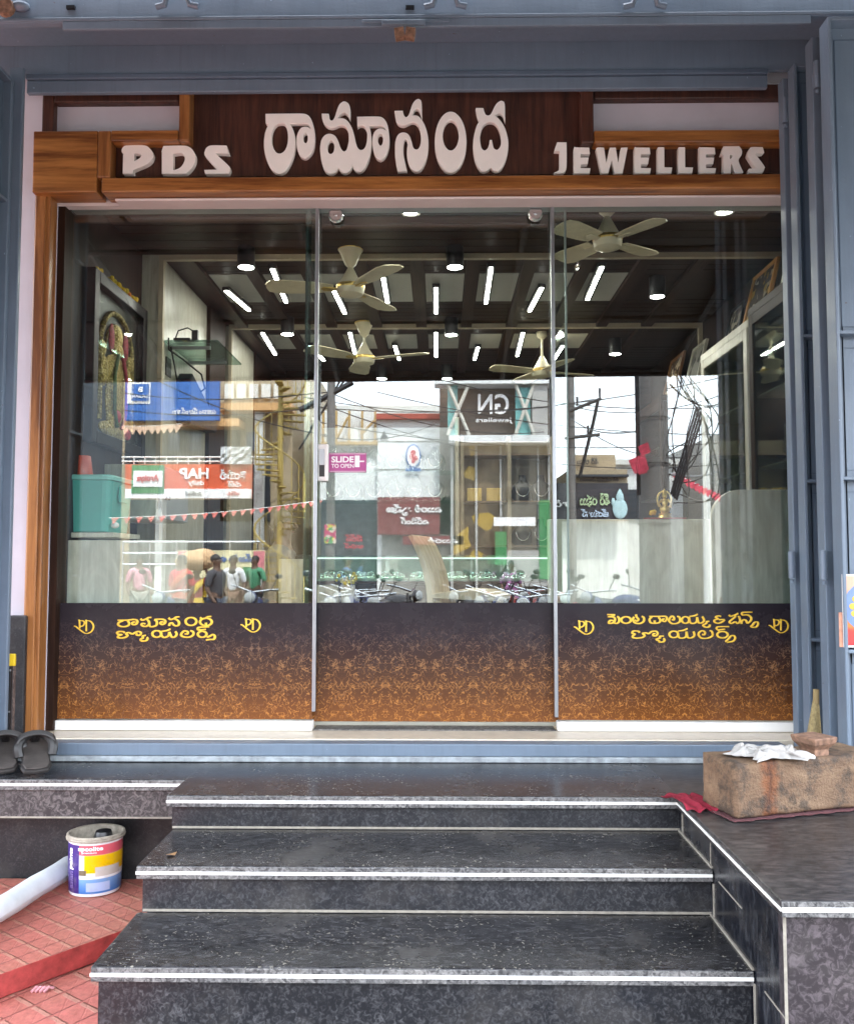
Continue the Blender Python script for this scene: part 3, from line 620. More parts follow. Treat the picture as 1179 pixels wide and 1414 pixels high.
# ------------------------------------------------------------------ the glass front
zg1 = at(600, 286, YG).z; zg0 = at(600, 1001, YG).z
zf1 = at(600, 833, YG).z; zf0 = at(600, 994, YG).z
def film_mat(sx, ox):
    m, t, b = nm('printed_film'); tc = t.nodes.new('ShaderNodeTexCoord'); sp = nd(t, 'ShaderNodeSeparateXYZ'); t.links.new(tc.outputs['Object'], sp.inputs[0])
    x, z = sp.outputs[0], sp.outputs[2]
    px = mth(t, 'PINGPONG', mth(t, 'ADD', x, ox), sx)
    cb = nd(t, 'ShaderNodeCombineXYZ'); t.links.new(px, cb.inputs[0]); t.links.new(z, cb.inputs[2]); v = cb.outputs[0]
    h = mth(t, 'DIVIDE', mth(t, 'SUBTRACT', z, zf0), zf1-zf0)
    hw = mth(t, 'ADD', h, mth(t, 'MULTIPLY', mth(t, 'SUBTRACT', noise(t, v, 4, 3), .5), .12))
    base = ramp(t, [(0, (.175,.062,.018)), (.22, (.10,.041,.018)), (.45, (.055,.028,.020)), (.70, (.028,.020,.024)), (1, (.020,.017,.022))]); t.links.new(hw, base.inputs[0])
    def squig(sc, seed, wd):
        mp = nd(t, 'ShaderNodeMapping'); mp.inputs['Location'].default_value = (seed, seed*.7, seed*1.3); t.links.new(v, mp.inputs[0])
        n = noise(t, mp.outputs[0], sc, 1.6, .5, .7)
        a = mth(t, 'ABSOLUTE', mth(t, 'SUBTRACT', n, .5)); r = ramp(t, [(0, (1,1,1)), (wd, (.7,.7,.7)), (wd*2.2, (0,0,0))]); t.links.new(a, r.inputs[0])
        mk = ramp(t, [(.46, (0,0,0)), (.54, (1,1,1))]); mp2 = nd(t, 'ShaderNodeMapping'); mp2.inputs['Location'].default_value = (seed+9, 3, seed); t.links.new(v, mp2.inputs[0])
        t.links.new(noise(t, mp2.outputs[0], sc*1.1, 1), mk.inputs[0]); return mth(t, 'MULTIPLY', r.outputs[0], mk.outputs[0])
    s = mth(t, 'MAXIMUM', mth(t, 'MAXIMUM', squig(33, 0, .0085), squig(38, 5.3, .0085)), squig(28, 11.7, .0075))
    lc = ramp(t, [(0, (.54,.22,.05)), (.35, (.39,.18,.06)), (.6, (.24,.14,.085)), (.85, (.10,.08,.08))]); t.links.new(h, lc.inputs[0])
    fa = ramp(t, [(0, (1,1,1)), (.55, (.85,.85,.85)), (.82, (.25,.25,.25)), (.95, (0,0,0))]); t.links.new(h, fa.inputs[0])
    c = mixc(t, mth(t, 'MULTIPLY', s, fa.outputs[0]), base.outputs[0], lc.outputs[0])
    t.links.new(c, b.inputs['Base Color']); b.inputs['Roughness'].default_value = .16; b.inputs['Specular IOR Level'].default_value = .28
    sm = noise(t, coords(t), 5, 5, .7); rr = ramp(t, [(.35,(.12,.12,.12)),(.65,(.34,.34,.34))]); t.links.new(sm, rr.inputs[0]); t.links.new(rr.outputs[0], b.inputs['Roughness']); return m
def tubes(name, strokes, k, off, Y, r, mat, parent, fl=.25, thin=.62, n=8):
    """raised lettering: rounded strokes, thinner where they run level"""
    g = MB()
    for st in strokes:
        closed = st[0] == st[-1] and len(st) > 3
        P = [at(off[0]+x*k, off[1]+y*k, Y) for x, y in (st[:-1] if closed else st)]
        Q = []
        N = len(P)
        for i in range(N if closed else N-1):
            p0 = P[i-1] if (closed or i > 0) else P[i]; p1 = P[i]; p2 = P[(i+1) % N]; p3 = P[(i+2) % N] if (closed or i < N-2) else p2
            for j in range(4):
                t_ = j/4; Q.append(.5*((2*p1)+(p2-p0)*t_+(2*p0-5*p1+4*p2-p3)*t_*t_+(3*p1-p0-3*p2+p3)*t_**3))
        if not closed: Q.append(P[-1])
        rs = []
        for i in range(len(Q)):
            d = Q[(i+1) % len(Q)]-Q[i-1] if closed else Q[min(i+1, len(Q)-1)]-Q[max(i-1,0)]
            f = abs(d.z)/max(d.length, 1e-9); rs.append(r*(thin+(1-thin)*f))
        g.tube(Q, rs, n, closed, flat=fl)
    return g.build(name, mat, parent, smooth=True)
def ell(cx, cy, rx, ry, n=12):
    p = [(cx+rx*math.cos(2*math.pi*i/n), cy+ry*math.sin(2*math.pi*i/n)) for i in range(n)]; return p+[p[0]]
def pane_thing(name, label, cat, pxa, pxb, yf, rail, group=None):
    xa, xb = at(pxa, 700, yf).x, at(pxb, 700, yf).x
    T = thing(name, label, cat, ((xa+xb)/2, yf, ZF), group)
    z0 = at(600, 996, yf).z if rail else at(600, 1000, yf).z
    MB().box(xa, xb, yf, yf+.008, z0+.001, zg1).build('glass', M['pane'], T)
    return T, xa, xb, z0
def film(T, xa, xb, yf, sx, ox, z0=None):
    MB().box(xa+.001, xb-.001, yf-.0012, yf-.0003, z0 or zf0, zf1).build('printed_film', film_mat(sx, ox), T)
GY = YG
TL, xa, xb, _ = pane_thing('shop_window', 'fixed left glass panel with gold lettering on its printed film', 'shop window', 60, 433, GY, True, 'glass panels of the shopfront')
film(TL, xa, xb, GY, .26, .05+2)
MB().box(xa-.01, xb+.004, GY-.02, GY+.03, .8135, at(600,995.5,GY).z).build('bottom_rail', M['rail_white'], TL, bevel=.003)
g = MB(); g.box(xb-.0005, xb+.014, GY-.006, GY+.016, at(600,983,GY).z, zg1-.001); g.build('edge_seal', M['alu'], TL, bevel=.002)
MB().box(at(419,500,GY).x, at(427,500,GY).x, GY+.03, GY+.036, zf1-.42+.42, zg1-.002).build('edge_seal', pane('edge_glass', .25, (.6,.72,.72)), TL)
TR, xa2, xb2, _ = pane_thing('shop_window', 'fixed right glass panel beside the folded shutters, with two lines of gold lettering', 'shop window', 768, 1092, GY, True, 'glass panels of the shopfront')
film(TR, xa2, xb2, GY, .21, .16+2)
MB().box(xa2-.004, xb2+.05, GY-.02, GY+.03, .8135, at(600,995.5,GY).z).build('bottom_rail', M['rail_white'], TR, bevel=.003)
g = MB(); g.box(xa2-.014, xa2+.0005, GY-.006, GY+.016, at(600,990,GY).z, zg1-.001); g.build('edge_seal', M['alu'], TR, bevel=.002)
TD, xa3, xb3, zd0 = pane_thing('sliding_door', 'sliding glass door in the middle with a pink slide to open sticker', 'glass door', 421, 784, GY+.04, False)
film(TD, xa3+.02, xb3-.02, GY+.04, .18, .02+2, zd0+.01)
for xx in (xa3, xb3): MB().box(xx-.004, xx+.004, GY+.038, GY+.05, zd0+.01, zg1-.002).build('edge_seal', M['alu_dull'], TD)
MB().box(xa3+.03, xb3-.03, GY+.036, GY+.054, zd0-.006, zd0+.009).build('bottom_rail', flat('door_foot', (.30,.29,.24), .5), TD, bevel=.002)
g = MB(); g.box(at(434,1000,GY+.02).x, at(766,1000,GY+.02).x, GY-.005, GY+.12, .8125, .8165); g.build('threshold_strip', M['granite_band'], shop)
# sticker
Ys = GY+.036
sx0, sx1, sz0, sz1 = prect(454, 625.5, 505.5, 652, Ys)
MB().box(sx0, sx1, Ys, Ys+.0015, sz0, sz1).build('sticker', flat('pink_sticker', (.42,.07,.25), .4, var=.04), TD)
def text(name, s, h, c, facing, mat, parent, th=.002, width=None, rot=0, weight=0, align='CENTER'):
    cu = bpy.data.curves.new(name, 'FONT'); cu.body = s; cu.align_x = align; cu.align_y = 'CENTER'; cu.size = 1; cu.extrude = th/2; cu.offset = weight
    cu.resolution_u = 3
    o = bpy.data.objects.new(name, cu); COL.objects.link(o); dg = bpy.context.evaluated_depsgraph_get()
    me = bpy.data.meshes.new_from_object(o.evaluated_get(dg)); bpy.data.objects.remove(o); bpy.data.curves.remove(cu); me.materials.clear()
    if not me.vertices: return None
    xs = [v.co.x for v in me.vertices]; ys = [v.co.y for v in me.vertices]
    ky = h/(max(ys)-min(ys)); kx = ky if width is None else width/(max(xs)-min(xs)); mx, my = (max(xs)+min(xs))/2, (max(ys)+min(ys))/2
    for v in me.vertices:
        x, y, z = (v.co.x-mx)*kx, (v.co.y-my)*ky, v.co.z
        x, y = x*math.cos(rot)-y*math.sin(rot), x*math.sin(rot)+y*math.cos(rot)
        v.co = (c[0]+x, c[1]-z, c[2]+y) if facing < 0 else (c[0]-x, c[1]+z, c[2]+y)
    me.name = name; return link(name, me, mat, parent)
M['white_ink'] = flat('white_ink', (.85,.82,.83), .5, var=.02)
def ptext(s, px0, py0, px1, py1, Y, mat, parent, name='lettering', weight=0):
    x0, x1, z0, z1 = prect(px0, py0, px1, py1, Y); return text(name, s, z1-z0, ((x0+x1)/2, Y, (z0+z1)/2), -1, mat, parent, .001, x1-x0, weight=weight)
ptext('SLIDE', 457.5, 630, 488.5, 638.5, Ys-.001, M['white_ink'], TD, weight=.03)
ptext('TO OPEN', 457.5, 640.5, 488.5, 646, Ys-.001, M['white_ink'], TD, weight=.012)
x0, x1, z0, z1 = prect(490, 629, 496.5, 645, Ys); g = MB().box(x0, x1, Ys-.0015, Ys-.0003, z0, z1)
x0, x1, z0, z1 = prect(496.6, 636, 503, 638, Ys); g.box(x0, x1, Ys-.0015, Ys-.0003, z0, z1)
for a in ((455.5,626.5,504.5,627),(455.5,650.5,504.5,651)): x0, x1, z0, z1 = prect(*a, Ys); g.box(x0, x1, Ys-.0015, Ys-.0003, z0, z1)
g.build('sticker_mark', M['white_ink'], TD)
# flush handle
hx0, hx1, hz0, hz1 = prect(437, 613.5, 453.5, 664.5, Ys-.01)
h = MB().box(hx0, hx1, Ys-.02, Ys+.002, hz0, hz1).build('door_handle', flat('white_handle', (.80,.77,.74), .35), TD, bevel=.004)
hx0, hx1, hz0, hz1 = prect(441, 620, 448, 658, Ys-.021); MB().box(hx0, hx1, Ys-.0215, Ys-.0203, hz0, hz1).build('grip_recess', M['black'], h)
hx0, hx1, hz0, hz1 = prect(441, 620, 448, 642, Ys-.022); MB().box(hx0, hx1, Ys-.0235, Ys-.0217, hz0, hz1).build('grip_plate', M['alu'], h)
for px, py in ((464,297), (739,295)):
    c = at(px, py, GY+.02); g = MB().lathe([(.001,-.014),(.026,-.014),(.031,-.008),(.031,.008),(.001,.008)], (c.x,GY+.02,c.z), 20, 'y'); g.lathe([(.001,-.02),(.008,-.02),(.008,-.0145),(.001,-.0145)], (c.x,GY+.02,c.z), 10, 'y')
    g.build('door_roller', M['steel'], TD, smooth=True)

# gold lettering on the films
kA, oA = 160/1179, (150, 840); kB = 120/1179; oB, oC = (830, 840), (940, 840)
LA = [[(90,122),(150,122),(205,120),(265,115),(292,130),(285,158),(255,168),(238,155),(252,142),(275,142)],[(150,126),(105,145),(98,170),(125,185),(165,187),(200,175),(208,150),(192,128)],
 [(325,108),(345,122),(380,112),(402,125),(412,145),(410,165),(385,183),(355,183),(335,170),(345,155),(375,160)],[(380,112),(408,96),(435,94)],[(410,165),(425,186),(455,186),(488,170),(490,135),(470,116),(540,112),(575,126),(574,150),(545,166),(525,152),(540,140),(562,142)],
 [(610,98),(630,115),(665,108),(695,120),(716,142),(714,168),(690,180),(662,170),(645,150),(622,158),(616,180)],[(665,108),(690,90),(722,88)], ell(838,135,55,40),
 ell(990,140,60,38),[(930,94),(952,108),(985,102),(1010,88),(1045,84)],[(990,148),(990,178)],
 [(160,252),(150,240),(110,237),(85,250),(100,266),(135,268),(100,282),(95,298),(130,304),(175,294),(192,275),(175,260),(205,248),(240,262),(270,248),(305,237),(330,254),(312,276),(285,270),(292,256)],[(380,276),(345,284),(352,300),(325,318),(340,334),(380,330),(396,310),(388,296)],
 ell(490,262,46,33),[(530,242),(540,282),(570,298),(608,280),(618,242)],[(618,242),(640,290),(672,292),(692,265),(678,236)],[(540,236),(590,228),(630,212)],
 [(745,250),(738,278),(775,294),(830,292),(862,268),(858,240),(830,228)],[(745,250),(775,230),(805,242),(800,262),(775,262)],
 ell(952,265,44,30),[(1025,190),(918,196),(915,222),(990,215)],[(935,236),(920,215)],[(1000,296),(1030,284),(1062,268),(1082,290),(1068,316),(1030,318),(990,324)]]
LB1 = [[(80,86),(172,88),(160,104),(96,116),(165,122),(188,150),(165,195),(110,205),(105,185),(130,165),(165,170)],[(165,198),(215,205),(242,178),(240,132),(215,112)], ell(337,160,65,44),
 [(470,84),(480,120),(506,150),(482,176),(456,160)],[(448,118),(430,152),(452,195),(520,208),(574,180),(578,130),(548,110)],
 [(648,110),(780,111),(868,110),(892,140),(868,178),(835,172),(838,148),(862,147)],[(690,116),(655,150),(670,195),(725,205),(785,195),(802,160),(775,120)],[(725,165),(725,200)],
 [(930,132),(920,172),(962,208),(1030,205),(1070,172),(1060,122),(1028,110)],[(930,132),(960,107),(987,127),(984,158),(955,155)],
 [(520,332),(500,312),(440,310),(420,338),(460,352),(432,372),(432,398),(492,406),(560,396),(590,370),(562,342),(610,335),(645,345),(685,318),(740,312),(766,342),(740,376),(705,370),(712,347),(735,346)],[(850,378),(792,382),(800,402),(745,424),(782,442),(795,460),(842,454),(860,430),(842,410)],
 ell(985,355,60,44),[(1035,312),(1052,392),(1100,406),(1150,386),(1158,318)],[(1158,318),(1175,395),(1222,402),(1266,370),(1250,315)],[(1045,308),(1110,302),(1172,276)]]
LC1 = [ell(62,160,50,44),[(110,118),(126,192),(170,206),(214,182),(220,122)],[(220,122),(240,196),(290,196),(314,160),(290,112)],[(115,112),(185,102),(228,80)],[(386,178),(350,182),(345,205),(300,234),(340,258),(386,250),(392,222)],
 [(545,112),(510,104),(470,122),(505,145),(462,158),(456,186),(502,205),(560,186),(590,156),(515,156)],
 [(650,90),(676,110),(715,98),(738,114),(706,142),(658,186),(690,206),(735,185),(770,206),(802,172),(790,118),(770,114)],[(715,98),(750,86),(777,70)],
 [(970,54),(838,58),(838,92),(900,90),(945,118),(952,160),(905,204),(884,168),(852,156),(826,180),(822,212)],[(940,252),(975,226),(1002,192),(1040,190),(1046,222),(1018,256),(955,258)],
 [(250,325),(240,362),(280,406),(370,405),(430,370),(420,316),(388,304)],[(250,325),(290,306),(327,326),(316,360),(285,355)],
 ell(565,360,72,44),[(655,250),(500,254),(498,290),(600,285)],[(520,315),(505,290)],[(602,456),(642,420),(682,376),(722,376),(737,410),(702,450),(625,462)]]
yl = GY-.0022
for sts, k, off, T, r in ((LA,kA,oA,TL,.0050),(LB1,kB,oB,TR,.0046),(LC1,kB,oC,TR,.0046)):
    tubes('lettering', sts, k, off, yl-.001, r, M['goldtext'], T, thin=.5)
    o = tubes('lettering_outline', sts, k, off, yl, r*1.4, M['brownline'], T, fl=.06, thin=.55)
kP = 60/1179
PD = [[(362,255),(385,258),(395,470)],[(385,262),(480,262),(526,312),(500,380),(440,415),(412,402)],[(555,262),(572,265),(572,545)],[(590,258),(690,280),(762,380),(757,480),(700,562),(620,602),(540,602),(450,545),(350,470),(290,420),(238,405)]]
for ox, oy, T in ((780,845,TR), (90,844,TL), (320,842,TL), (1049,843,TR)):
    tubes('emblem', PD, kP*(1.0), (ox, oy), yl-.001, .0036, M['goldtext'], T, thin=.45)
# ------------------------------------------------------------------ inside the shop: lights and fans
def dl_proto():
    T = thing('downlight', 'x', 'downlight', (0,0,0), 'black cylinder downlights')
    MB().lathe([(.001,.115),(.045,.115),(.045,0),(.040,0),(.040,.012),(.001,.012)], (0,0,-.115), 20).build('housing', M['black'], T, smooth=True)
    MB().lathe([(.001,0),(.038,0),(.038,.006),(.001,.006)], (0,0,-.113), 20).build('lens', M['lens'], T); return T
dls = [(340,345,'black cylinder downlight beside the left glass edge, above the cream panel'),(628,345,'black cylinder downlight in the front row above the middle of the door'),(907,388,'black cylinder downlight alone at right of the striplights in the front bay'),
       (397,443,'small black downlight left of the middle fan, on the rear cross strip'),(623,444,'small black downlight in the rear row just right of the middle fan'),(849,472,'small black downlight furthest right in the rear bay'),
       (527,508,'tiny black downlight by the back wall, behind the middle fan'),(617,508,'tiny black downlight by the back wall, right of centre')]
P0 = dl_proto()
for i, (px, py, lab) in enumerate(dls):
    o = P0 if i == 0 else copy_tree(P0); p = atz(px, py, 3.095); o.location = (p.x, p.y, 3.1185); o['label'] = lab
def spot_proto():
    T = thing('ceiling_spotlight', 'x', 'spotlight', (0,0,0), 'recessed round ceiling spotlights')
    MB().lathe([(.034,.002),(.045,0),(.045,-.008),(.034,-.006)], (0,0,0), 20, caps=False).build('rim', M['rail_white'], T, smooth=True)
    MB().lathe([(.001,0),(.034,0),(.034,-.004),(.001,-.004)], (0,0,0), 20).build('lens', M['lens'], T); return T
S0 = spot_proto()
for i, (px, py, lab) in enumerate(((567,290.5,'round recessed spotlight near the glass above the sliding door'),(1000,289.5,'round recessed spotlight near the glass by the folded shutters'),(805,369,'round recessed spotlight behind the four-bladed fan'),(771,463,'round recessed spotlight in the rear bay behind the door edge'))):
    o = S0 if i == 0 else copy_tree(S0); p = atz(px, py, 3.11); o.location = (p.x, p.y, 3.107); o['label'] = lab
def led_proto():
    T = thing('led_strip_light', 'x', 'strip light', (0,0,0), 'white LED strip lights on the ceiling')
    MB().box(-.022,.022,-.31,.31,-.022,0).build('housing', M['black'], T)
    MB().box(-.0095,.0095,-.30,.30,-.027,-.0225).build('diffuser', M['led'], T); return T
L0 = led_proto()
rows = [[(312,402,344,429),(376,372,395,418),(460,400,476,433),(529,384,535,418),(602,398,602,433),(678,370,671,419),(748,398,731,430),(831,369,811,414)],
        [(362,460,380,490),(428,478,447,498),(483,460,491,492),(545,478,551,497),(602,460,602,493),(660,480,655,497),(722,460,714,492),(777,478,764,498)]]
n = 0
for ri, row in enumerate(rows):
    for i, (xa_, ya_, xb_, yb_) in enumerate(row):
        a = atz(xa_, ya_, 3.065); b = atz(xb_, yb_, 3.065)
        o = L0 if n == 0 else copy_tree(L0); n += 1
        o.location = ((a.x+b.x)/2, (a.y+b.y)/2, 3.091); d = b-a; o.rotation_euler = (0, 0, math.atan2(-d.x, d.y)); o.scale = (1, min(1.2, math.hypot(d.x, d.y)/.6), 1)
        o['label'] = '%s LED strip light from the left in the %s bay of the timber ceiling' % (ORD[i], ('front', 'rear')[ri])
def fan(name, label, loc, nb, rot, rod, blade, hubr, style):
    T = thing(name, label, 'ceiling fan', (0,0,0), 'cream ceiling fans')
    if style == 'cup':
        MB().lathe([(.001,0),(.062,0),(.064,-.012),(.052,-.03),(.03,-.085),(.012,-.105),(.001,-.105)], (0,0,0), 24).build('canopy', M['ivory'], T, smooth=True)
        MB().lathe([(.0645,-.002),(.067,-.006),(.0645,-.012)], (0,0,0), 24).build('gold_ring', M['gold'], T, smooth=True)
    else:
        MB().lathe([(.001,0),(.04,0),(.036,-.03),(.015,-.05),(.001,-.05)], (0,0,0), 20).build('canopy', M['ivory'], T, smooth=True)
    MB().cyl((0,0,-.04), (0,0,-rod), .009, n=10).build('rod', M['ivory'], T, smooth=True)
    z = -rod
    MB().lathe([(.001,.10),(.012,.10),(.04,.045),(hubr*.8,.02),(hubr,0),(hubr,-.028),(hubr*.9,-.045),(hubr*.4,-.058),(.001,-.06)], (0,0,z), 28).build('motor', M['ivory'], T, smooth=True)
    MB().lathe([(hubr*1.005,.004),(hubr*1.03,-.002),(hubr*1.03,-.01),(hubr*1.005,-.016)], (0,0,z), 28).build('gold_ring', M['gold'], T, smooth=True)
    for k in range(nb):
        a = rot+2*math.pi*k/nb
        m = Matrix.Translation((0,0,z-.012)) @ Matrix.Rotation(a, 4, 'Z') @ Matrix.Rotation(R(9), 4, 'X')
        w0, w1 = (.034, .072) if style == 'cup' else (.046, .062)
        out = [(hubr*1.2,-w0),(blade*.45,-w1*.9),(blade*.85,-w1*1.05),(blade*.97,-w1*.8),(blade,-w1*.2),(blade,w1*.3),(blade*.95,w1*.85),(blade*.8,w1),(blade*.4,w1*.8),(hubr*1.2,w0)]
        MB().prism(out, -.003, .003, 'z').xf(m).build('blade', M['ivory_dull'], T, bevel=.002)
        g = MB().prism([(hubr*.8,-.014),(hubr*1.9,-.02),(hubr*2.1,0),(hubr*1.9,.02),(hubr*.8,.014)], -.009, -.0035, 'z'); g.xf(m); g.build('blade_arm', M['gold'] if style == 'cup' else M['ivory'], T, bevel=.002)
    T.location = loc; return T
p = atz(484, 347, 3.10); fan('ceiling_fan', 'three-bladed cream fan with gold rings nearest the left of the door', (p.x, p.y, 3.117), 3, R(66), .20, .43, .072, 'cup')
p = atz(503, 448, 3.10); fan('ceiling_fan', 'three-bladed cream fan further back with one blade pointing right', (p.x, p.y, 3.117), 3, R(101), .24, .46, .072, 'cup')
p = atz(838, 289, 3.10); fan('ceiling_fan', 'four-bladed cream fan close behind the right glass panel', (p.x, p.y, 3.117), 4, R(37), .15, .31, .066, 'plain')
p = atz(748, 462, 3.10); fan('ceiling_fan', 'cream fan with long rod half hidden by the right edge of the door', (p.x, p.y, 3.117), 4, R(20), .27, .40, .07, 'plain')

# ------------------------------------------------------------------ left side of the shop
def deity_mat(name, hi, lo, sc):
    m, t, b = nm(name); v = coords(t); vo = nd(t, 'ShaderNodeTexVoronoi'); vo.inputs['Scale'].default_value = sc; t.links.new(v, vo.inputs['Vector'])
    r = ramp(t, [(.15, hi), (.65, lo)]); t.links.new(vo.outputs['Distance'], r.inputs[0]); t.links.new(r.outputs[0], b.inputs['Base Color'])
    b.inputs['Metallic'].default_value = .5; b.inputs['Roughness'].default_value = .35; bump(t, b, vo.outputs['Distance'], .8, .008); return m
pic = thing('framed_relief', 'tall black framed gold relief of a garlanded standing figure on the left wall', 'framed picture', (XL, 4.0, 2.0))
X1 = XL+.042; ya, yb = 3.70, 4.38
za, zb_ = atx(119, 606, X1).z, atx(121, 358, X1).z
fw = .055
g = MB(); g.box(XL, X1, ya, ya+fw, za, zb_); g.box(XL, X1, yb-fw, yb, za, zb_); g.box(XL, X1, ya+fw, yb-fw, za, za+fw); g.box(XL, X1, ya+fw, yb-fw, zb_-fw, zb_)
g.build('frame', M['black_gloss'], pic, bevel=.004)
MB().box(XL+.001, XL+.006, ya+fw, yb-fw, za+fw, zb_-fw).build('backing', M['black'], pic)
ym = (ya+yb)/2
g = MB(); zc = za+fw
H = zb_-za-2*fw
def rel(y, z, ry, rz, rx=.018): g.ball((XL+.008, ym+y*1.25, zc+z*H), (rx*1.2, ry*1.4, rz*H), 14, 9)
rel(0,.06,.14,.06); rel(0,.28,.085,.24); rel(0,.48,.10,.13); rel(0,.645,.045,.06,.026); rel(0,.73,.04,.10,.024); rel(-.12,.45,.028,.11); rel(.12,.45,.028,.11)
rel(-.14,.60,.026,.06); rel(.14,.60,.026,.06); rel(-.05,.12,.028,.14,.02); rel(.05,.12,.028,.14,.02)
g.build('relief_figure', deity_mat('bright_gold', (.80,.62,.25), (.42,.29,.09), 95), pic, smooth=True)
g = MB(); arch = [(XL+.012, ym+.20*math.cos(a), zc+H*(.62+.28*math.sin(a))) for a in [math.pi*i/18 for i in range(19)]]
g.tube([(XL+.012,ym+.20,zc+.1*H)]+arch+[(XL+.012,ym-.20,zc+.1*H)], .014, 8); g.tube([(XL+.012, ym+.14*math.cos(a), zc+H*(.60+.22*math.sin(a))) for a in [math.pi*i/18 for i in range(19)]], .007, 6)
g.build('relief_arch', deity_mat('old_gold', (.55,.42,.15), (.22,.15,.04), 70), pic, smooth=True)
red_ = flat('crimson_garland', (.36,.03,.05), .6, var=.4, scale=60); grn_ = flat('green_garland', (.07,.13,.05), .6, var=.4, scale=60)
for s_ in (-1,1):
    g = MB(); g.tube([(XL+.034,ym+s_*.03,zc+.60*H),(XL+.036,ym+s_*.075,zc+.45*H),(XL+.036,ym+s_*.07,zc+.2*H),(XL+.034,ym+s_*.03,zc+.08*H)], .009, 8); g.build('relief_garland', red_ if s_ > 0 else grn_, pic, smooth=True)
g = MB(); g.ball((XL+.03,ym-.02,zc+.16*H),(.014,.04,.03)); g.ball((XL+.028,ym+.11,zc+.06*H),(.014,.045,.03)); g.ball((XL+.022,ym+.09,zc+.70*H),(.01,.03,.07)); g.ball((XL+.022,ym-.09,zc+.70*H),(.01,.03,.07)); g.build('relief_flower', red_, pic, smooth=True)
MB().box(X1-.012, X1-.008, ya+fw-.002, yb-fw+.002, za+fw-.002, zb_-fw+.002).build('cover_glass', pane('picture_glass', .01, (.95,.97,.96), .10), pic)
gm = thing('flower_garland', 'yellow and orange flower heads laid along the top of the black frame', 'garland', (XL+.02, 4.1, zb_))
for k, (t_, c) in enumerate(((.13,0),(.34,0),(.40,1),(.46,0),(.53,0),(.58,1),(.63,2),(.70,2),(.78,0))):
    g = MB(); yy = ya+t_*(yb-ya); 
    for q in range(5): g.ball((XL+.02+random.uniform(-.012,.012), yy+random.uniform(-.018,.018), zb_+.008+random.uniform(0,.014)), random.uniform(.010,.015), 8, 6)
    g.build('flower', flat('marigold', [(.75,.48,.02),(.55,.40,.03),(.75,.22,.02)][c], .7), gm, smooth=True)
# glass wall shelf with a receiver and trailing cables
sh = thing('glass_shelf', 'greenish glass wall shelf with a hanging black cable on the cream side panel', 'shelf', (-1.35, 4.75, 2.68))
MB().box(-1.472, -1.185, 4.50, 5.05, 2.672, 2.682).build('shelf_glass', pane('shelf_glass', .12, (.55,.68,.62)), sh)
g = MB()
for y in (4.6, 4.95): g.box(-1.473, -1.25, y-.008, y+.008, 2.655, 2.6715)
g.build('bracket', M['alu'], sh)
rc = thing('router', 'small black router with an upright end standing on the glass shelf', 'router', (-1.36, 4.56, 2.683))
MB().box(-1.43, -1.34, 4.52, 4.62, 2.6825, 2.70).build('body', M['black'], rc, bevel=.004); MB().box(-1.335, -1.30, 4.53, 4.56, 2.6825, 2.745).build('charger', M['black'], rc, bevel=.004)
g = MB(); g.tube([(-1.42,4.53,2.70),(-1.40,4.51,2.735),(-1.35,4.51,2.75),(-1.32,4.53,2.735)], .004, 6); g.build('cable', M['black'], rc)
cb = MB(); cb.tube([(-1.455,4.52,2.70),(-1.46,4.54,2.64),(-1.40,4.6,2.60),(-1.34,4.75,2.55),(-1.36,4.9,2.50),(-1.44,4.96,2.46)], .005, 6); cb.tube([(-1.455,4.56,2.66),(-1.445,4.6,2.56),(-1.45,4.66,2.5),(-1.46,4.72,2.42)], .005, 6)
tag(cb.build('cable', M['black']), 'black cables drooping from the glass shelf down the cream panel', 'cable')
sk = MB().box(-1.4735,-1.466, 4.53, 4.61, 2.50, 2.60); tag(sk.build('socket_plate', M['black']), 'black wall socket plate under the glass shelf', 'socket')
bg_ = thing('hanging_bag', 'dark bag with a slanting flap hanging below the glass shelf', 'bag', (-1.42, 4.9, 2.4))
MB().prism([(4.72,2.52),(4.76,2.56),(5.3,2.37),(5.3,2.30),(4.72,2.26)], -1.47, -1.39, 'x').build('pouch', flat('dark_blue_cloth', (.018,.02,.035), .8, var=.4, bmp=.5), bg_, bevel=.01)

shf = MB(); s0 = at(78,738,3.6); s1 = at(157,738,3.6)
shf.box(XL+.001, s1.x, 3.6005, 3.92, at(100,742,3.58).z, at(100,735,3.58).z); tag(shf.build('wall_shelf', M['cream'], bevel=.003), 'cream wall shelf carrying the teal plastic tub at the left', 'shelf')
tub = thing('plastic_tub', 'teal plastic tub with a lid standing on the cream wall shelf', 'tub', ((s0.x+s1.x)/2, 3.75, 1.62))
x0, x1 = at(82,700,3.62).x, at(153,700,3.62).x; z0, z1 = at(100,734.5,3.6).z, at(100,663,3.62).z
M['teal'] = flat('teal_plastic', (.13,.48,.43), .35, var=.05)
def tub_ring(x0, x1, y0, y1, r, z): 
    return [(cx+r*math.cos(a), cy+r*math.sin(a), z) for cx, cy, a0 in ((x1-r,y1-r,0),(x0+r,y1-r,90),(x0+r,y0+r,180),(x1-r,y0+r,270)) for a in [R(a0+t) for t in (0,30,60,90)]]
g = MB(); rings = [tub_ring(x0+.015, x1-.015, 3.63, 3.88, .03, z0+.001), tub_ring(x0, x1, 3.61, 3.90, .035, z1)]
n = len(rings[0]); g.add(rings[0]+rings[1], [tuple(range(n-1,-1,-1)), tuple(range(n,2*n))]+[(i,(i+1) % n,(i+1) % n+n,i+n) for i in range(n)]); g.build('body', M['teal'], tub, bevel=.004)
zl1 = at(100,655,3.61).z
g = MB(); rings = [tub_ring(x0-.008, x1+.008, 3.602, 3.908, .04, z1+.001), tub_ring(x0-.008, x1+.008, 3.602, 3.908, .04, zl1-.006), tub_ring(x0, x1, 3.61, 3.9, .035, zl1)]
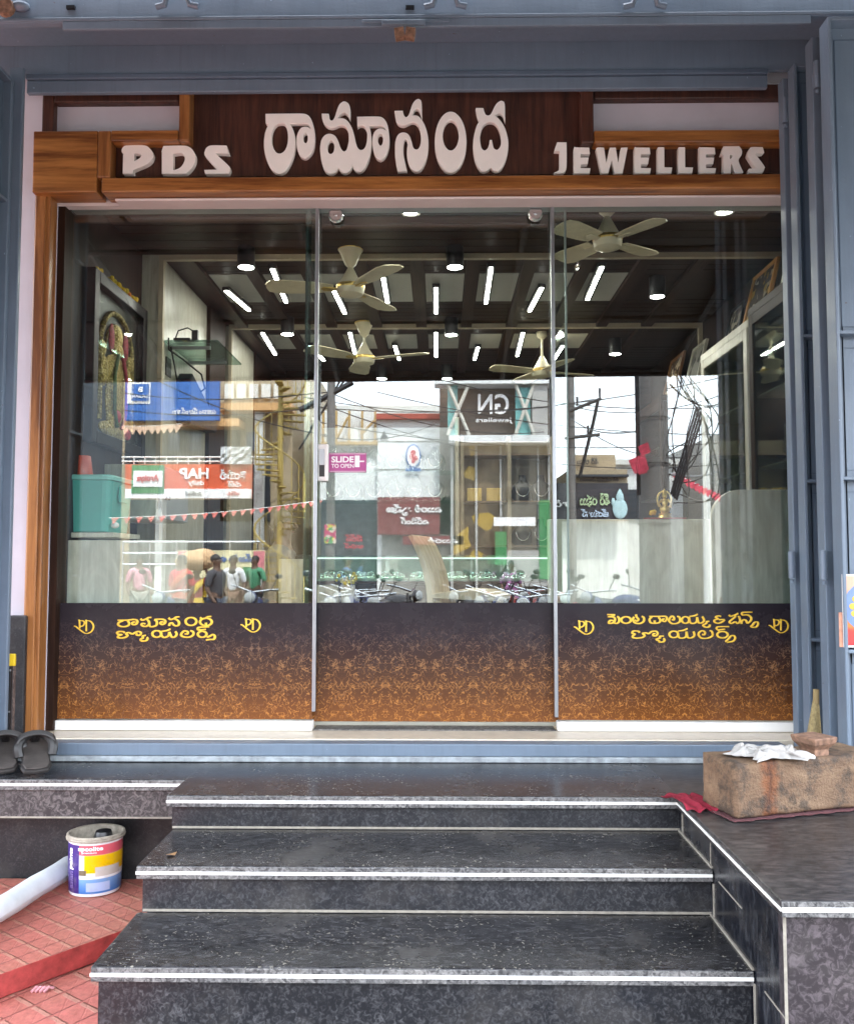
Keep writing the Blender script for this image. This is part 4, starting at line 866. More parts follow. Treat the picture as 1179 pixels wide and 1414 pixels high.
g.add(rings[0]+rings[1]+rings[2], [tuple(range(n-1,-1,-1)), tuple(range(2*n,3*n))]+[(j*n+i,j*n+(i+1) % n,(j+1)*n+(i+1) % n,(j+1)*n+i) for j in (0,1) for i in range(n)]); g.build('lid', flat('pale_teal_plastic', (.24,.60,.54), .35, var=.04), tub, bevel=.002)
MB().box(x1+.001, x1+.012, 3.70, 3.78, z1-.09, z1-.02).build('clip', M['teal'], tub, bevel=.003)
MB().ball((x1+.012, 3.64, z0+.03), (.018,.018,.014)).build('tap', M['rail_white'], tub, smooth=True)
c = at(114, 654, 3.70); cup = MB().lathe([(.001,.002),(.043,.002),(.044,.006),(.033,.087),(.031,.09),(.001,.09)], (c.x,3.70,zl1), 24)
tag(cup.build('plastic_cup', flat('red_plastic', (.62,.09,.045), .35, var=.05), smooth=True), 'red plastic cup upside down on the teal tub', 'cup')
cab = thing('wall_cabinet', 'grey box cabinet with a round knob behind the teal tub', 'cabinet', (-1.45, 4.2, 1.75))
MB().box(XL, -1.31, 3.95, 4.39, 1.69, 1.95).build('carcass', M['cream_dim'], cab, bevel=.004); MB().box(-1.309, -1.295, 3.955, 4.385, 1.695, 1.945).build('door', flat('grey_door', (.42,.43,.46), .4, var=.04), cab, bevel=.003)
MB().lathe([(.001,0),(.012,0),(.016,.02),(.001,.024)], (-1.295,4.02,1.80), 12, 'x').build('knob', M['black'], cab, smooth=True)
pt = MB().box(-1.562, -1.06, 3.575, 3.60, ZF, at(100,746,3.58).z); tag(pt.build('counter_front', M['cream'], bevel=.003), 'cream laminate counter front under the grey cabinet at the left', 'counter')
pt = MB().box(-1.05, -.86, 5.60, 5.65, ZF, at(385,772,5.6).z); tag(pt.build('low_partition', M['cream']), 'narrow cream partition in front of the seated salesman', 'partition')
oc = thing('floor_seat', 'low black floor seat with a padded back behind the narrow cream partition', 'seat', (-.98, 6.3, ZF))
a = at(413,766,6.2)
MB().box(-1.03,-.96,6.08,6.52,.93,a.z).build('backrest', M['black'], oc, bevel=.02); MB().box(-1.55,-.95,6.02,6.58,ZF+.001,.925).build('cushion', M['black'], oc, bevel=.03)

# ------------------------------------------------------------------ centre: display counter, chair, back shelves
dc = thing('display_counter', 'low glass display counter full of silver jewellery across the middle of the shop', 'display counter', (.05, 5.4, ZF))
yc0, yc1 = 5.2, 5.75; zt_, zb2 = at(600,767,5.2).z, at(600,803,5.2).z
xc0, xc1 = at(432,780,5.2).x, at(772,780,5.2).x
MB().box(xc0+.16, xc1, yc0, yc1, ZF, zb2-.02).build('base', M['dark_wood_v'], dc, bevel=.003)
MB().box(xc0, xc0+.159, yc0-.004, yc1, ZF, zb2-.02).build('end_panel', M['cream'], dc, bevel=.003)
MB().box(xc0, xc1, yc0-.01, yc1, zb2-.019, zb2).build('deck', M['dark_wood'], dc, bevel=.003)
MB().box(xc0, xc1, yc0, yc0+.006, zb2+.001, zt_-.009).build('front_glass', pane('counter_glass', .05, (.86,.95,.91)), dc)
MB().box(xc0, xc1, yc0-.005, yc1, zt_-.008, zt_).build('top_glass', pane('counter_top_glass', .12, (.78,.90,.85)), dc)
MB().box(xc0+.02, xc1-.02, yc0+.01, yc0+.02, zt_-.022, zt_-.012).build('light_strip', emit('counter_light', (.95,1,.98), .4), dc)
MB().box(xc0+.002, xc1-.002, yc1-.012, yc1-.002, zb2+.001, zt_-.009).build('back_panel', flat('pale_green_velvet', (.50,.58,.52), .8), dc)
silver = flat('silver_jewellery', (.85,.87,.86), .12, 1.0, var=.1)
x = xc0+.10; k = 0
while x < xc1-.08:
    T = thing('jewellery_tray', '%s jewellery tray from the left inside the glass counter' % ORD[k], 'jewellery tray', (x, 5.4, zb2), 'trays of jewellery in the glass counter')
    MB().box(x-.085, x+.085, 5.26, 5.6, zb2+.001, zb2+.012).build('tray', flat('tray_cloth', (.62,.66,.62), .8), T)
    g = MB()
    for q in range(26):
        cx_, cy_ = x+random.uniform(-.07,.07), random.uniform(5.28,5.58); r_ = random.uniform(.010,.022)
        g.tube([(cx_+r_*math.cos(t), cy_+r_*.5*math.sin(t), zb2+.018+r_*(1+math.sin(t))*random.uniform(.7,1)) for t in [i*math.pi/5 for i in range(10)]], .0035, 5, True)
    g.build('jewellery', silver, T, smooth=True); x += .19; k += 1
fl = thing('flower_vase', 'white pot of yellow flowers in front of the counter near the door edge', 'flowers', (-.56, 5.12, ZF)); c = at(480,806,5.12)
MB().lathe([(.001,-.16),(.03,-.16),(.045,0),(.04,.002),(.001,.002)], (c.x,5.12,c.z-.01), 16).build('pot', M['rail_white'], fl, smooth=True)
g = MB()
for q in range(30): g.ball((c.x+random.gauss(0,.03), 5.12+random.gauss(0,.03), c.z+abs(random.gauss(.01,.022))), random.uniform(.008,.014), 6, 5)
g.build('blossom', flat('yellow_petal', (.65,.55,.08), .7, var=.3, scale=60), fl)
MB().cyl((c.x,5.12,ZF),(c.x,5.12,c.z-.171),.06,.05).build('stand', M['dark_wood'], fl)
ch = thing('curved_chair', 'beige slatted chair with a curved high back standing before the counter', 'chair', (0, 4.5, ZF))
beige = wood('beige_cane', (.46,.36,.23), (.76,.65,.47), 'z', 1, .45)
y0_, y1_ = 4.30, 4.72
pf = [at(q[0], q[1], 4.3) for q in ((562,740),(569,752),(577,770),(583,788),(587,806),(589,822),(590,838),(590,852))]
prof = [(p.x, p.z) for p in pf]; back = [(p.x+.030, p.z+.004*0) for p in pf]; back[0] = (pf[0].x+.018, pf[0].z+.008)
TW = Matrix.Translation((pf[5].x,4.3,0)) @ Matrix.Rotation(R(-13),4,'Z') @ Matrix.Translation((-pf[5].x,-4.3,0))
for k in range(5):
    ya_ = y0_+k*.084; MB().prism(prof+back[::-1], ya_, ya_+.078, 'y').xf(TW).build('back_slat', beige, ch, bevel=.003)
zs = at(600, 824, 4.3).z; xs0, xs1 = at(594,832,4.3).x, at(690,832,4.3).x
for k in range(6):
    ya_ = y0_+k*.07; MB().prism([(xs0,zs-.008),(xs0,zs+.012),(xs0+.15,zs+.034),(xs1-.08,zs+.028),(xs1,zs),(xs1-.004,zs-.02)], ya_, ya_+.062, 'y').xf(TW).build('seat_slat', beige, ch, bevel=.003)
for sx in (xs0+.03, xs1-.06):
    for sy in (y0_+.03, y1_-.03): MB().cyl((sx,sy,ZF),(sx,sy,zs-.021),.016,.02).xf(TW).build('leg', beige, ch)
# back shelves with necklace busts
bs = thing('back_display', 'lit back wall display with glass shelves of clear necklace busts', 'display shelf', (-.2, 7.1, ZF))
bx0, bx1 = at(440,600,6.95).x, at(628,600,6.95).x
MB().box(bx0, bx1, 7.15, 7.198, 1.3, 2.62).build('back_board', flat('pale_grey_board', (.24,.26,.28), .4), bs)
MB().box(bx0-.03, bx0-.001, 6.80, 7.198, ZF, 2.65).build('side_board', M['cream_dim'], bs); MB().box(bx1+.001, bx1+.03, 6.80, 7.198, ZF, 2.65).build('side_board', M['cream_dim'], bs)
MB().box(bx0, bx1, 6.80, 7.149, ZF, 1.30).build('base_cabinet', M['dark_wood'], bs)
SZ = [at(600,y,6.9).z for y in (692, 651)]
for z in SZ: MB().box(bx0, bx1, 6.82, 7.149, z-.005, z).build('shelf', M['pane_clear'], bs)
def bust_proto(name, mat, nmat):
    T = thing(name, 'x', 'necklace bust', (0,0,0))
    MB().lathe([(.001,0),(.06,0),(.088,.03),(.092,.08),(.075,.13),(.035,.165),(.028,.20),(.030,.215),(.001,.218)], (0,0,0), 18, sy=.45).build('bust', mat, T, smooth=True)
    MB().tube([(.05*math.cos(a)*1.1, -.042-.004*abs(math.sin(a)), .11+.07*math.sin(a)) for a in [math.pi+math.pi*i/10 for i in range(11)]], .0045, 6).build('necklace', nmat, T, smooth=True)
    return T
clearb = flat('frosted_bust', (.36,.40,.40), .12, var=.05)
B0 = bust_proto('necklace_bust', pane('clear_acrylic', .05, (.86,.9,.9), .5), silver); n = 0
for zi, z in enumerate(SZ):
    for k in range(6):
        x = bx0+.12+k*(bx1-bx0-.2)/5.5
        o = B0 if n == 0 else copy_tree(B0); n += 1; o.location = (x, 6.98, z+.0005)
        o['group'] = 'clear necklace busts on the back shelves'; o['label'] = '%s clear necklace bust from the left on the %s back shelf' % (ORD[k], ('lower','upper')[zi])
vd = thing('wall_showcase', 'brown wall showcase with black busts and gold hangings right of the back shelves', 'showcase', (.55, 7.1, ZF))
vx0, vx1 = bx1+.04, at(762,600,7.0).x
MB().box(vx0, vx1, 7.12, 7.198, ZF, 2.5).build('back_board', flat('bronze_board', (.20,.155,.10), .4), vd)
g = MB()
for z in (1.28, 1.62, 1.98, 2.36): g.box(vx0, vx1, 6.86, 7.119, z-.012, z)
g.build('shelf', flat('brown_shelf', (.16,.11,.075), .4), vd)
g = MB()
for x in (vx0, (vx0+vx1)/2, vx1-.03): g.box(x, x+.03, 6.85, 7.119, ZF+.001, 2.5)
g.build('upright', flat('bronze_upright', (.30,.25,.18), .4), vd)
for bi, (x0b, z0b) in enumerate(((vx0+.06,1.985),(vx0+.22,1.985),(vx0+.06,1.285),(vx0+.22,1.285))):
    q = MB().box(x0b, x0b+.12, 7.0, 7.06, z0b, z0b+.11); tag(q.build('gift_box', flat('gold_card', (.60,.42,.12), .4, .2), bevel=.004), '%s of the gold boxes on the brown showcase shelves' % ('upper left one','upper right one','lower left one','lower right one')[bi], 'box', 'gold boxes on the showcase shelves')
B1 = bust_proto('necklace_stand', M['black'], silver); n = 0
for zi, z in enumerate((1.621, 1.981)):
    for k in range(3):
        if zi == 1 and k > 1: continue
        o = B1 if n == 0 else copy_tree(B1); n += 1; o.location = ((vx0+vx1)/2+.13+k*.15, 6.97, z)
        o['group'] = 'black necklace stands in the showcase'; o['label'] = '%s black necklace stand from the left on the %s showcase shelf' % (ORD[k], ('lower','upper')[zi])

# ------------------------------------------------------------------ right side of the shop
def cabinet(name, label, y0, y1, ztop, mat, fwm=.05):
    T = thing(name, label, 'cabinet', (1.68, (y0+y1)/2, ZF))
    g = MB(); X = 1.55
    g.box(X, XW-.001, y0, y0+.02, ZF, ztop); g.box(X, XW-.001, y1-.02, y1, ZF, ztop); g.box(X-.02, XW-.001, y0-.01, y1+.01, ztop+.001, ztop+.04); g.box(XW-.012, XW-.001, y0+.02, y1-.02, ZF, ztop)
    g.build('carcass', mat, T, bevel=.003)
    g = MB(); g.box(X-.022, X-.001, y0, y0+fwm, ZF+.3, ztop); g.box(X-.022, X-.001, y1-fwm, y1, ZF+.3, ztop); g.box(X-.022, X-.001, y0+fwm, y1-fwm, ztop-fwm, ztop); g.box(X-.022, X-.001, y0+fwm, y1-fwm, ZF+.3, ZF+.36)
    d = g.build('door', mat, T, bevel=.003)
    MB().box(X-.014, X-.008, y0+fwm, y1-fwm, ZF+.36, ztop-fwm).build('pane', pane('cabinet_glass', .12, (.75,.8,.76)), d)
    for z in (1.6, 1.95, 2.3): MB().box(X+.001, XW-.013, y0+.021, y1-.021, z-.008, z).build('shelf', M['cream_dim'], T)
    return T
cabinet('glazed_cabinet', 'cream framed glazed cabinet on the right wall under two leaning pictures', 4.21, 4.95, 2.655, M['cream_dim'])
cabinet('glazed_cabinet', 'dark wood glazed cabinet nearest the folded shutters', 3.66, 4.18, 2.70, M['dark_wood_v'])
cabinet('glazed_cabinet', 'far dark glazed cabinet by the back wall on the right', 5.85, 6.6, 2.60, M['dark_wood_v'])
def art_mat(name, cols, sc):
    m, t, b = nm(name); v = coords(t); vo = nd(t, 'ShaderNodeTexVoronoi'); vo.inputs['Scale'].default_value = sc; t.links.new(v, vo.inputs['Vector'])
    hs = nd(t, 'ShaderNodeSeparateColor'); t.links.new(vo.outputs['Color'], hs.inputs[0]); r = ramp(t, [(i/len(cols), c) for i, c in enumerate(cols)], 'CONSTANT'); t.links.new(hs.outputs[0], r.inputs[0])
    t.links.new(r.outputs[0], b.inputs['Base Color']); b.inputs['Roughness'].default_value = .25; return m
def leaning(label, y0, y1, z0, h, fmat, art):
    T = thing('framed_picture', label, 'framed picture', (1.7, (y0+y1)/2, z0), 'framed pictures leaning above the right cabinets')
    lean = Matrix.Translation((1.66, 0, z0+.002)) @ Matrix.Rotation(R(14), 4, 'Y')
    f_ = .022; g = MB(); g.box(-.02,0,y0,y0+f_,0,h); g.box(-.02,0,y1-f_,y1,0,h); g.box(-.02,0,y0+f_,y1-f_,0,f_); g.box(-.02,0,y0+f_,y1-f_,h-f_,h)
    g.xf(lean).build('frame', fmat, T, bevel=.002); MB().box(-.012,-.008,y0+f_,y1-f_,f_,h-f_).xf(lean).build('picture', art, T); return T
leaning('framed picture of a garlanded figure in a gold frame above the cream cabinet', 4.30, 4.64, 2.697, .36, wood('gilt_frame', (.30,.13,.03), (.5,.26,.06)), art_mat('temple_print', [(.05,.04,.04),(.30,.27,.23),(.10,.08,.07),(.04,.04,.05),(.26,.18,.05)], 34))
leaning('pale cream picture leaning nearest the window above the dark cabinet', 3.74, 4.12, 2.742, .32, M['cream'], art_mat('pale_print', [(.35,.33,.26),(.22,.2,.15),(.42,.40,.32)], 14))
leaning('small dark picture leaning at the far end above the cream cabinet', 4.70, 4.93, 2.697, .26, M['black'], art_mat('dark_print', [(.08,.07,.06),(.22,.2,.17),(.03,.03,.03)], 30))
leaning('brown framed picture above the far dark cabinet', 5.95, 6.30, 2.642, .34, wood('brown_frame', (.12,.05,.02), (.25,.12,.05)), art_mat('sepia_print', [(.10,.06,.03),(.34,.26,.18),(.05,.04,.04)], 24))
leaning('narrow grey picture beside the brown one above the far cabinet', 5.50, 5.80, 2.55, .40, M['cream_dim'], art_mat('grey_print', [(.12,.12,.11),(.3,.29,.26),(.2,.19,.17)], 18))
for y0, y1, zz, i in ((4.96, 5.12, 2.60, 0), (5.12, 5.5, 2.5, 1)):
    q = MB().box(1.60, XW-.002, y0, y1, ZF, zz); tag(q.build('cupboard', M['dark_wood_v'], bevel=.003), ('narrow dark cupboard','wide dark cupboard')[i]+' between the cream cabinet and the far dark one', 'cupboard')
q = MB().box(1.50, 1.56, 3.72, 3.80, 2.742, 2.83); 
a = at(785,717,4.1); b_ = at(1000,717,4.1)
q = MB().box(a.x-.1, b_.x, 4.10, 4.13, ZF, a.z); tag(q.build('partition', M['cream'], bevel=.004), 'low cream laminate partition with a small gold idol on top', 'partition')
p0 = at(985, 676, 3.85); x0_, zt2 = p0.x-.01, p0.z
poly = [(1.72,ZF),(1.72,zt2)]+[(x0_+.13+.13*math.cos(t), zt2-.13+.13*math.sin(t)) for t in [R(90+i*9) for i in range(11)]]+[(x0_,ZF)]
q = MB().prism(poly, 3.85, 3.885, 'y'); tag(q.build('partition', M['cream'], bevel=.003), 'taller cream laminate partition with a rounded corner beside the shutters', 'partition')
idc = at(918, 716, 4.115)
tr = MB().lathe([(.001,0),(.10,0),(.105,.006),(.001,.006)], (idc.x,4.115,a.z+.001), 24); tr.xf(Matrix.Translation((0,4.115*(1-.35),0)) @ Matrix.Scale(.35,4,(0,1,0)))
tag(tr.build('tray', flat('red_tray', (.42,.05,.05), .5), smooth=True), 'red tray under the gold idol on the cream partition', 'tray')
idl = thing('idol', 'small gilded idol on a red tray on the low cream partition', 'idol', (idc.x, 4.115, a.z+.008))
z = a.z+.0075
g = MB(); g.lathe([(.001,0),(.035,0),(.028,.012),(.03,.02),(.001,.02)], (idc.x,4.115,z), 16); g.ball((idc.x,4.115,z+.04), (.026,.018,.022)); g.ball((idc.x,4.115,z+.072), (.015,.014,.024)); g.ball((idc.x,4.115,z+.104), .012); g.lathe([(.012,0),(.009,.016),(.001,.03)], (idc.x,4.115,z+.11), 10)
for s in (-1,1): g.tube([(idc.x+s*.013,4.115,z+.088),(idc.x+s*.03,4.11,z+.07),(idc.x+s*.022,4.10,z+.05)], .006, 6)
g.build('figure', M['gold'], idl, smooth=True); g = MB(); g.tube([(idc.x+.034*math.cos(t),4.122,z+.085+.045*math.sin(t)) for t in [i*math.pi/8 for i in range(-2,11)]], .004, 6); g.build('halo', M['gold'], idl, smooth=True)
c = at(902,708,4.115); g = MB()
for q_ in range(8): g.ball((c.x+random.gauss(0,.009),4.115+random.gauss(0,.006),c.z+random.gauss(0,.006)), .009, 8, 6)
tag(g.build('marigold_heap', flat('marigold_heap', (.78,.45,.02), .7)), 'yellow marigolds heaped beside the gold idol', 'flowers')

# ------------------------------------------------------------------ people helper
def skin_body(name, joints, bones, mat, parent, sub=2):
    """one continuous body: joints = {key: (x,y,z,r)}, bones = [(a,b)...]; first joint is the pelvis"""
    keys = list(joints); me = bpy.data.meshes.new(name)
    me.from_pydata([joints[k][:3] for k in keys], [(keys.index(a), keys.index(b)) for a, b in bones], [])
    o = bpy.data.objects.new(name, me); COL.objects.link(o)
    sk = o.modifiers.new('skin', 'SKIN'); sk.use_smooth_shade = True
    for k, v in zip(keys, me.skin_vertices[0].data):
        r = joints[k][3]; v.radius = r if isinstance(r, tuple) else (r, r); v.use_root = (k == keys[0])
    ss = o.modifiers.new('sub', 'SUBSURF'); ss.levels = ss.render_levels = sub
    dg = bpy.context.evaluated_depsgraph_get(); me2 = bpy.data.meshes.new_from_object(o.evaluated_get(dg)); bpy.data.objects.remove(o)
    me2.materials.clear(); return link(name, me2, mat, parent, smooth=True)
M['skin'] = flat('brown_skin', (.10,.05,.03), .5, var=.06)  # skin colour deepened too, to give the seated figure its backlit silhouette
M['hair'] = flat('black_hair', (.012,.010,.010), .5, var=.2)
def person(label, loc, rot, pose, shirt, lower, group=None, sari=False, sc_=1.0):
    """loc on the ground; pose is one of stand / sit / carry; the figure faces -Y before it is turned by rot"""
    T = thing('person', label, 'person', (0,0,0), group)
    J = {'pelvis':(0,0,.92,.125),'waist':(0,0,1.08,.115),'chest':(0,-.01,1.28,.14),'neckb':(0,0,1.42,.075),'neck':(0,-.01,1.50,.05),'head':(0,-.02,1.60,.085),'crown':(0,-.015,1.68,.07)}
    B = [('pelvis','waist'),('waist','chest'),('chest','neckb'),('neckb','neck'),('neck','head'),('head','crown')]
    for s, n_ in ((1,'l'),(-1,'r')):
        if pose == 'sit': J.update({'hip'+n_:(.10*s,-.03,.90,.095),'knee'+n_:(.30*s,-.30,.87,.062),'ank'+n_:(-.04*s,-.33-.05*s,.845,.042),'toe'+n_:(-.15*s,-.30-.05*s,.845,.035)})
        else: J.update({'hip'+n_:(.10*s,0,.86,.10),'knee'+n_:(.11*s,-.02,.48,.065),'ank'+n_:(.11*s,.01,.08,.042),'toe'+n_:(.12*s,-.13,.04,.035)})
        J['sho'+n_] = (.19*s,0,1.38,.062)
        if pose == 'carry' : J.update({'elb'+n_:(.30*s,-.10,1.52,.045),'wri'+n_:(.20*s,-.10,1.74,.032),'han'+n_:(.15*s,-.10,1.80,.03)})
        elif pose == 'sit': J.update({'elb'+n_:(.24*s,-.06,1.12,.045),'wri'+n_:(.17*s,-.27,1.02,.032),'han'+n_:(.14*s,-.34,1.0,.03)})
        else: J.update({'elb'+n_:(.25*s,.02,1.12,.045),'wri'+n_:(.24*s,-.12,.92,.032),'han'+n_:(.23*s,-.17,.86,.03)})
        B += [('pelvis','hip'+n_),('hip'+n_,'knee'+n_),('knee'+n_,'ank'+n_),('ank'+n_,'toe'+n_),('neckb','sho'+n_),('sho'+n_,'elb'+n_),('elb'+n_,'wri'+n_),('wri'+n_,'han'+n_)]
    skin_body('body', J, B, M['skin'], T)
    def grow(ks, d): return {k: J[k][:3]+(J[k][3]+d,) for k in ks}
    if shirt:
        ks = ['pelvis','waist','chest','neckb','shol','elbl','shor','elbr']; K = grow(ks, .018); K['elbl'] = J['elbl'][:3]+(.055,); K['elbr'] = J['elbr'][:3]+(.055,)
        skin_body('shirt', K, [('pelvis','waist'),('waist','chest'),('chest','neckb'),('neckb','shol'),('shol','elbl'),('neckb','shor'),('shor','elbr')], shirt, T)
    if sari:
        g = MB(); g.lathe([(.17,1.02),(.185,.92),(.20,.6),(.24,.2),(.25,.05),(.24,.045)], (0,0,0), 24, sy=.8); g.build('sari_skirt', lower, T, smooth=True)
        MB().tube([(.16,-.10,1.0),(.06,-.15,1.16),(-.08,-.14,1.32),(-.18,-.04,1.44),(-.16,.10,1.34),(-.10,.14,1.0),(-.08,.16,.7)], [.05,.07,.07,.05,.06,.09,.10], 10, flat=.4).build('sari_end', lower, T, smooth=True)
    else:
        ks = ['pelvis','hipl','kneel','ankl','hipr','kneer','ankr']; K = grow(ks, .02)
        skin_body('trousers', K, [('pelvis','hipl'),('hipl','kneel'),('kneel','ankl'),('pelvis','hipr'),('hipr','kneer'),('kneer','ankr')], lower, T)
    g = MB(); g.ball((0,.015,1.665), (.088,.098,.085), 14, 10)
    if sari: g.ball((0,.10,1.60), (.05,.045,.05), 10, 8)
    g.build('hair', M['hair'], T, smooth=True)
    g = MB(); g.tube([(0,-.102,1.635),(0,-.122,1.60),(0,-.108,1.592)], [.008,.013,.008], 6); g.build('nose', M['skin'], T, smooth=True)
    for s in (-1,1):
        g = MB(); g.ball((.034*s,-.088,1.632), (.013,.010,.008), 8, 6); g.build('eye', M['hair'], T); g = MB(); g.ball((.088*s,-.01,1.61), (.012,.022,.032), 8, 6); g.build('ear', M['skin'], T, smooth=True)
    g = MB(); g.ball((0,-.094,1.565), (.024,.010,.007), 8, 6); g.build('mouth', flat('lip', (.16,.05,.045), .5), T)
    T.location = loc; T.rotation_euler = (0, 0, rot); T.scale = (sc_,)*3; return T
pz = at(403, 700, 6.25)
person('person in a shirt darkened to a silhouette sitting in profile on the black floor seat behind the counter', (-1.17, 6.3, pz.z-1.75), R(90), 'sit', flat('silhouette_shirt', (.09,.095,.10), .8, var=.05), flat('dark_trousers', (.04,.04,.05), .8))  # light shirt darkened in its colour so the backlit figure reads dark
from mathutils import noise as mnoise
# ------------------------------------------------------------------ things on the steps and platform
# weathered wooden block with a small anvil, white cloth and red cloth
b0 = atz(1016, 1133, Z0+.006); bl = atz(974, 1112, Z0+.006); br_ = atz(1179, 1117, Z0+.006)
ux = (br_-b0); ux.z = 0; ux.normalize(); uy = Vector((-ux.y, ux.x, 0)); d_ = Vector((bl.x-b0.x, bl.y-b0.y, 0)); DEP = .168
ang = math.atan2(ux.y, ux.x); LEN = .52
def wood_block_mat():
    m, t, b = nm('weathered_block'); v = coords(t, (.25,1,1)); f = noise(t, v, 24, 6, .7, .6); g_ = noise(t, coords(t), 7, 5, .65)
    r = ramp(t, [(.3, (.055,.034,.021)), (.5, (.165,.098,.056)), (.72, (.28,.185,.11))]); t.links.new(mth(t,'MULTIPLY_ADD',f,.5,mth(t,'MULTIPLY',g_,.5)), r.inputs[0])
    sp = nd(t, 'ShaderNodeSeparateXYZ'); t.links.new(coords(t), sp.inputs[0])
    dx = mth(t, 'ABSOLUTE', mth(t, 'SUBTRACT', mth(t, 'ADD', sp.outputs[0], mth(t,'MULTIPLY',mth(t,'SUBTRACT',g_,.5),.10)), .118))
    k = ramp(t, [(0, (1,1,1)), (.018, (.75,.75,.75)), (.034, (0,0,0))]); t.links.new(dx, k.inputs[0])
    c = mixc(t, mth(t,'MULTIPLY',k.outputs[0],.85), r.outputs[0], (.22,.065,.015))
    k2 = ramp(t, [(0,(1,1,1)),(.007,(.6,.6,.6)),(.015,(0,0,0))]); t.links.new(dx, k2.inputs[0]); c = mixc(t, mth(t,'MULTIPLY',k2.outputs[0],.8), c, (.06,.022,.01))
    st = noise(t, coords(t, loc=(3,1,2)), 9, 5, .7); sr = ramp(t, [(.50,(0,0,0)),(.60,(1,1,1))]); t.links.new(st, sr.inputs[0]); c = mixc(t, mth(t,'MULTIPLY',sr.outputs[0],.7), c, (.025,.021,.018))
    t.links.new(c, b.inputs['Base Color']); b.inputs['Roughness'].default_value = .75; bump(t, b, mth(t,'ADD',f,mth(t,'ADD',g_,noise(t, coords(t), 130, 4))), .8, .007); return m
blk = thing('wooden_block', 'weathered heavy wooden block with a rusty streak on the granite platform', 'wooden block', (0,0,0))
HB = .158
g = MB(); nx, ny, nz = 14, 8, 5
def face(o_, du, dv, a_, b_): g.add([Vector(o_)+Vector(du)*(i/a_)+Vector(dv)*(j/b_) for j in range(b_+1) for i in range(a_+1)], [(j*(a_+1)+i, j*(a_+1)+i+1, (j+1)*(a_+1)+i+1, (j+1)*(a_+1)+i) for j in range(b_) for i in range(a_)])
face((0,0,0),(LEN,0,0),(0,0,HB),52,16); face((0,DEP,0),(LEN,0,0),(0,0,HB),52,16); face((0,0,0),(0,DEP,0),(0,0,HB),17,16); face((LEN,0,0),(0,DEP,0),(0,0,HB),17,16); face((0,0,0),(LEN,0,0),(0,DEP,0),52,17); face((0,0,HB),(LEN,0,0),(0,DEP,0),52,17)
def worn(p):
    p = Vector(p); c_ = Vector((LEN/2,DEP/2,HB/2)); d_ = [p[i]-(0,0,0)[i] for i in range(3)]
    ex = sorted((min(p.x,LEN-p.x), min(p.y,DEP-p.y), min(p.z,HB-p.z)))
    r_ = .011; k_ = max(0, 1-ex[1]/r_); q = p + (c_-p).normalized()*(.0065*k_*k_*(1+.9*mnoise.noise(p*26)))
    return q + Vector((mnoise.noise(p*17), mnoise.noise(p*17+Vector((5,1,2))), mnoise.noise(p*17+Vector((1,8,3)))))*.0026
g.v = [tuple(worn(p)) for p in g.v]
o = g.build('block', wood_block_mat(), blk)
bm2 = bmesh.new(); bm2.from_mesh(o.data); bmesh.ops.remove_doubles(bm2, verts=bm2.verts, dist=1e-5); bmesh.ops.recalc_face_normals(bm2, faces=bm2.faces); bm2.to_mesh(o.data); bm2.free()
for p in o.data.polygons: p.use_smooth = True
blk.location = (b0.x, b0.y, Z0+.008); blk.rotation_euler = (0,0,ang)
o.location = (0,0,0)
def bw(x, y, z): return Vector((b0.x, b0.y, Z0+.008)) + ux*x + uy*y + Vector((0,0,z))
AP = atz(1124, 1041, Z0+.008+HB)
anv = thing('anvil', 'small rusty pyramid topped iron anvil set into the wooden block', 'anvil', AP); anv.rotation_euler = (0,0,ang+.12)
def sq(h, s): return [(-s,-s,h),(s,-s,h),(s,s,h),(-s,s,h)]
g = MB(); lv = [(-.03,.036),(.0,.030),(.018,.029),(.036,.044),(.052,.048),(.056,.046)]
vs = []; fs = []
for h, s_ in lv: vs += sq(h, s_)
for i in range(len(lv)-1):
    for k in range(4): fs.append((i*4+k, i*4+(k+1) % 4, (i+1)*4+(k+1) % 4, (i+1)*4+k))
fs += [(3,2,1,0), tuple(len(vs)-4+k for k in range(4))]; g.add(vs, fs); o = g.build('anvil_body', M['rust'], anv, bevel=.004); o.location = (0,0,0); o.rotation_euler = (0,0,R(45)*0)
# folded cloths
def cloth(name, label, mat, grid, hfun, th=.003, cat='cloth', sub=2):
    nu, nv = grid; g = MB(); g.add([hfun(i/(nu-1), j/(nv-1)) for j in range(nv) for i in range(nu)], [(j*nu+i, j*nu+i+1, (j+1)*nu+i+1, (j+1)*nu+i) for j in range(nv-1) for i in range(nu-1)])
    o = g.build(name, mat, None, smooth=True); s_ = o.modifiers.new('solid', 'SOLIDIFY'); s_.thickness = th; s_.offset = 1; m_ = o.modifiers.new('sub', 'SUBSURF'); m_.levels = m_.render_levels = 1
    return tag(o, label, cat)
M['cloth_white'] = flat('white_rag', (.40,.385,.365), .9, var=.08, scale=50, bmp=.2)
RP = atz(1068, 1046, Z0+.008+HB)
def wr(u, v):
    x = -.005+.21*u + .02*math.sin(v*5+u*3); y = .02+.13*v + .02*math.sin(u*7); 
    env = min(1, 6*u*(1-u)+.15)*min(1, 6*v*(1-v)+.12)
    h = .004 + env*(.004+.034*abs(mnoise.noise(Vector((u*5.2, v*3.6, .3)))) + .022*abs(mnoise.noise(Vector((u*11+v*4, v*9, 4.3)))) + .008*abs(math.sin(u*13+v*9)))
    edge = max(0, abs(u-.5)-.32)+max(0, abs(v-.5)-.32); y += .03*mnoise.noise(Vector((u*5,9,v*2))); x += .03*mnoise.noise(Vector((u*2,3,v*6)))
    return Vector((RP.x, RP.y, Z0+.008+HB+h)) + ux*(x-.105) + uy*(y-.085)
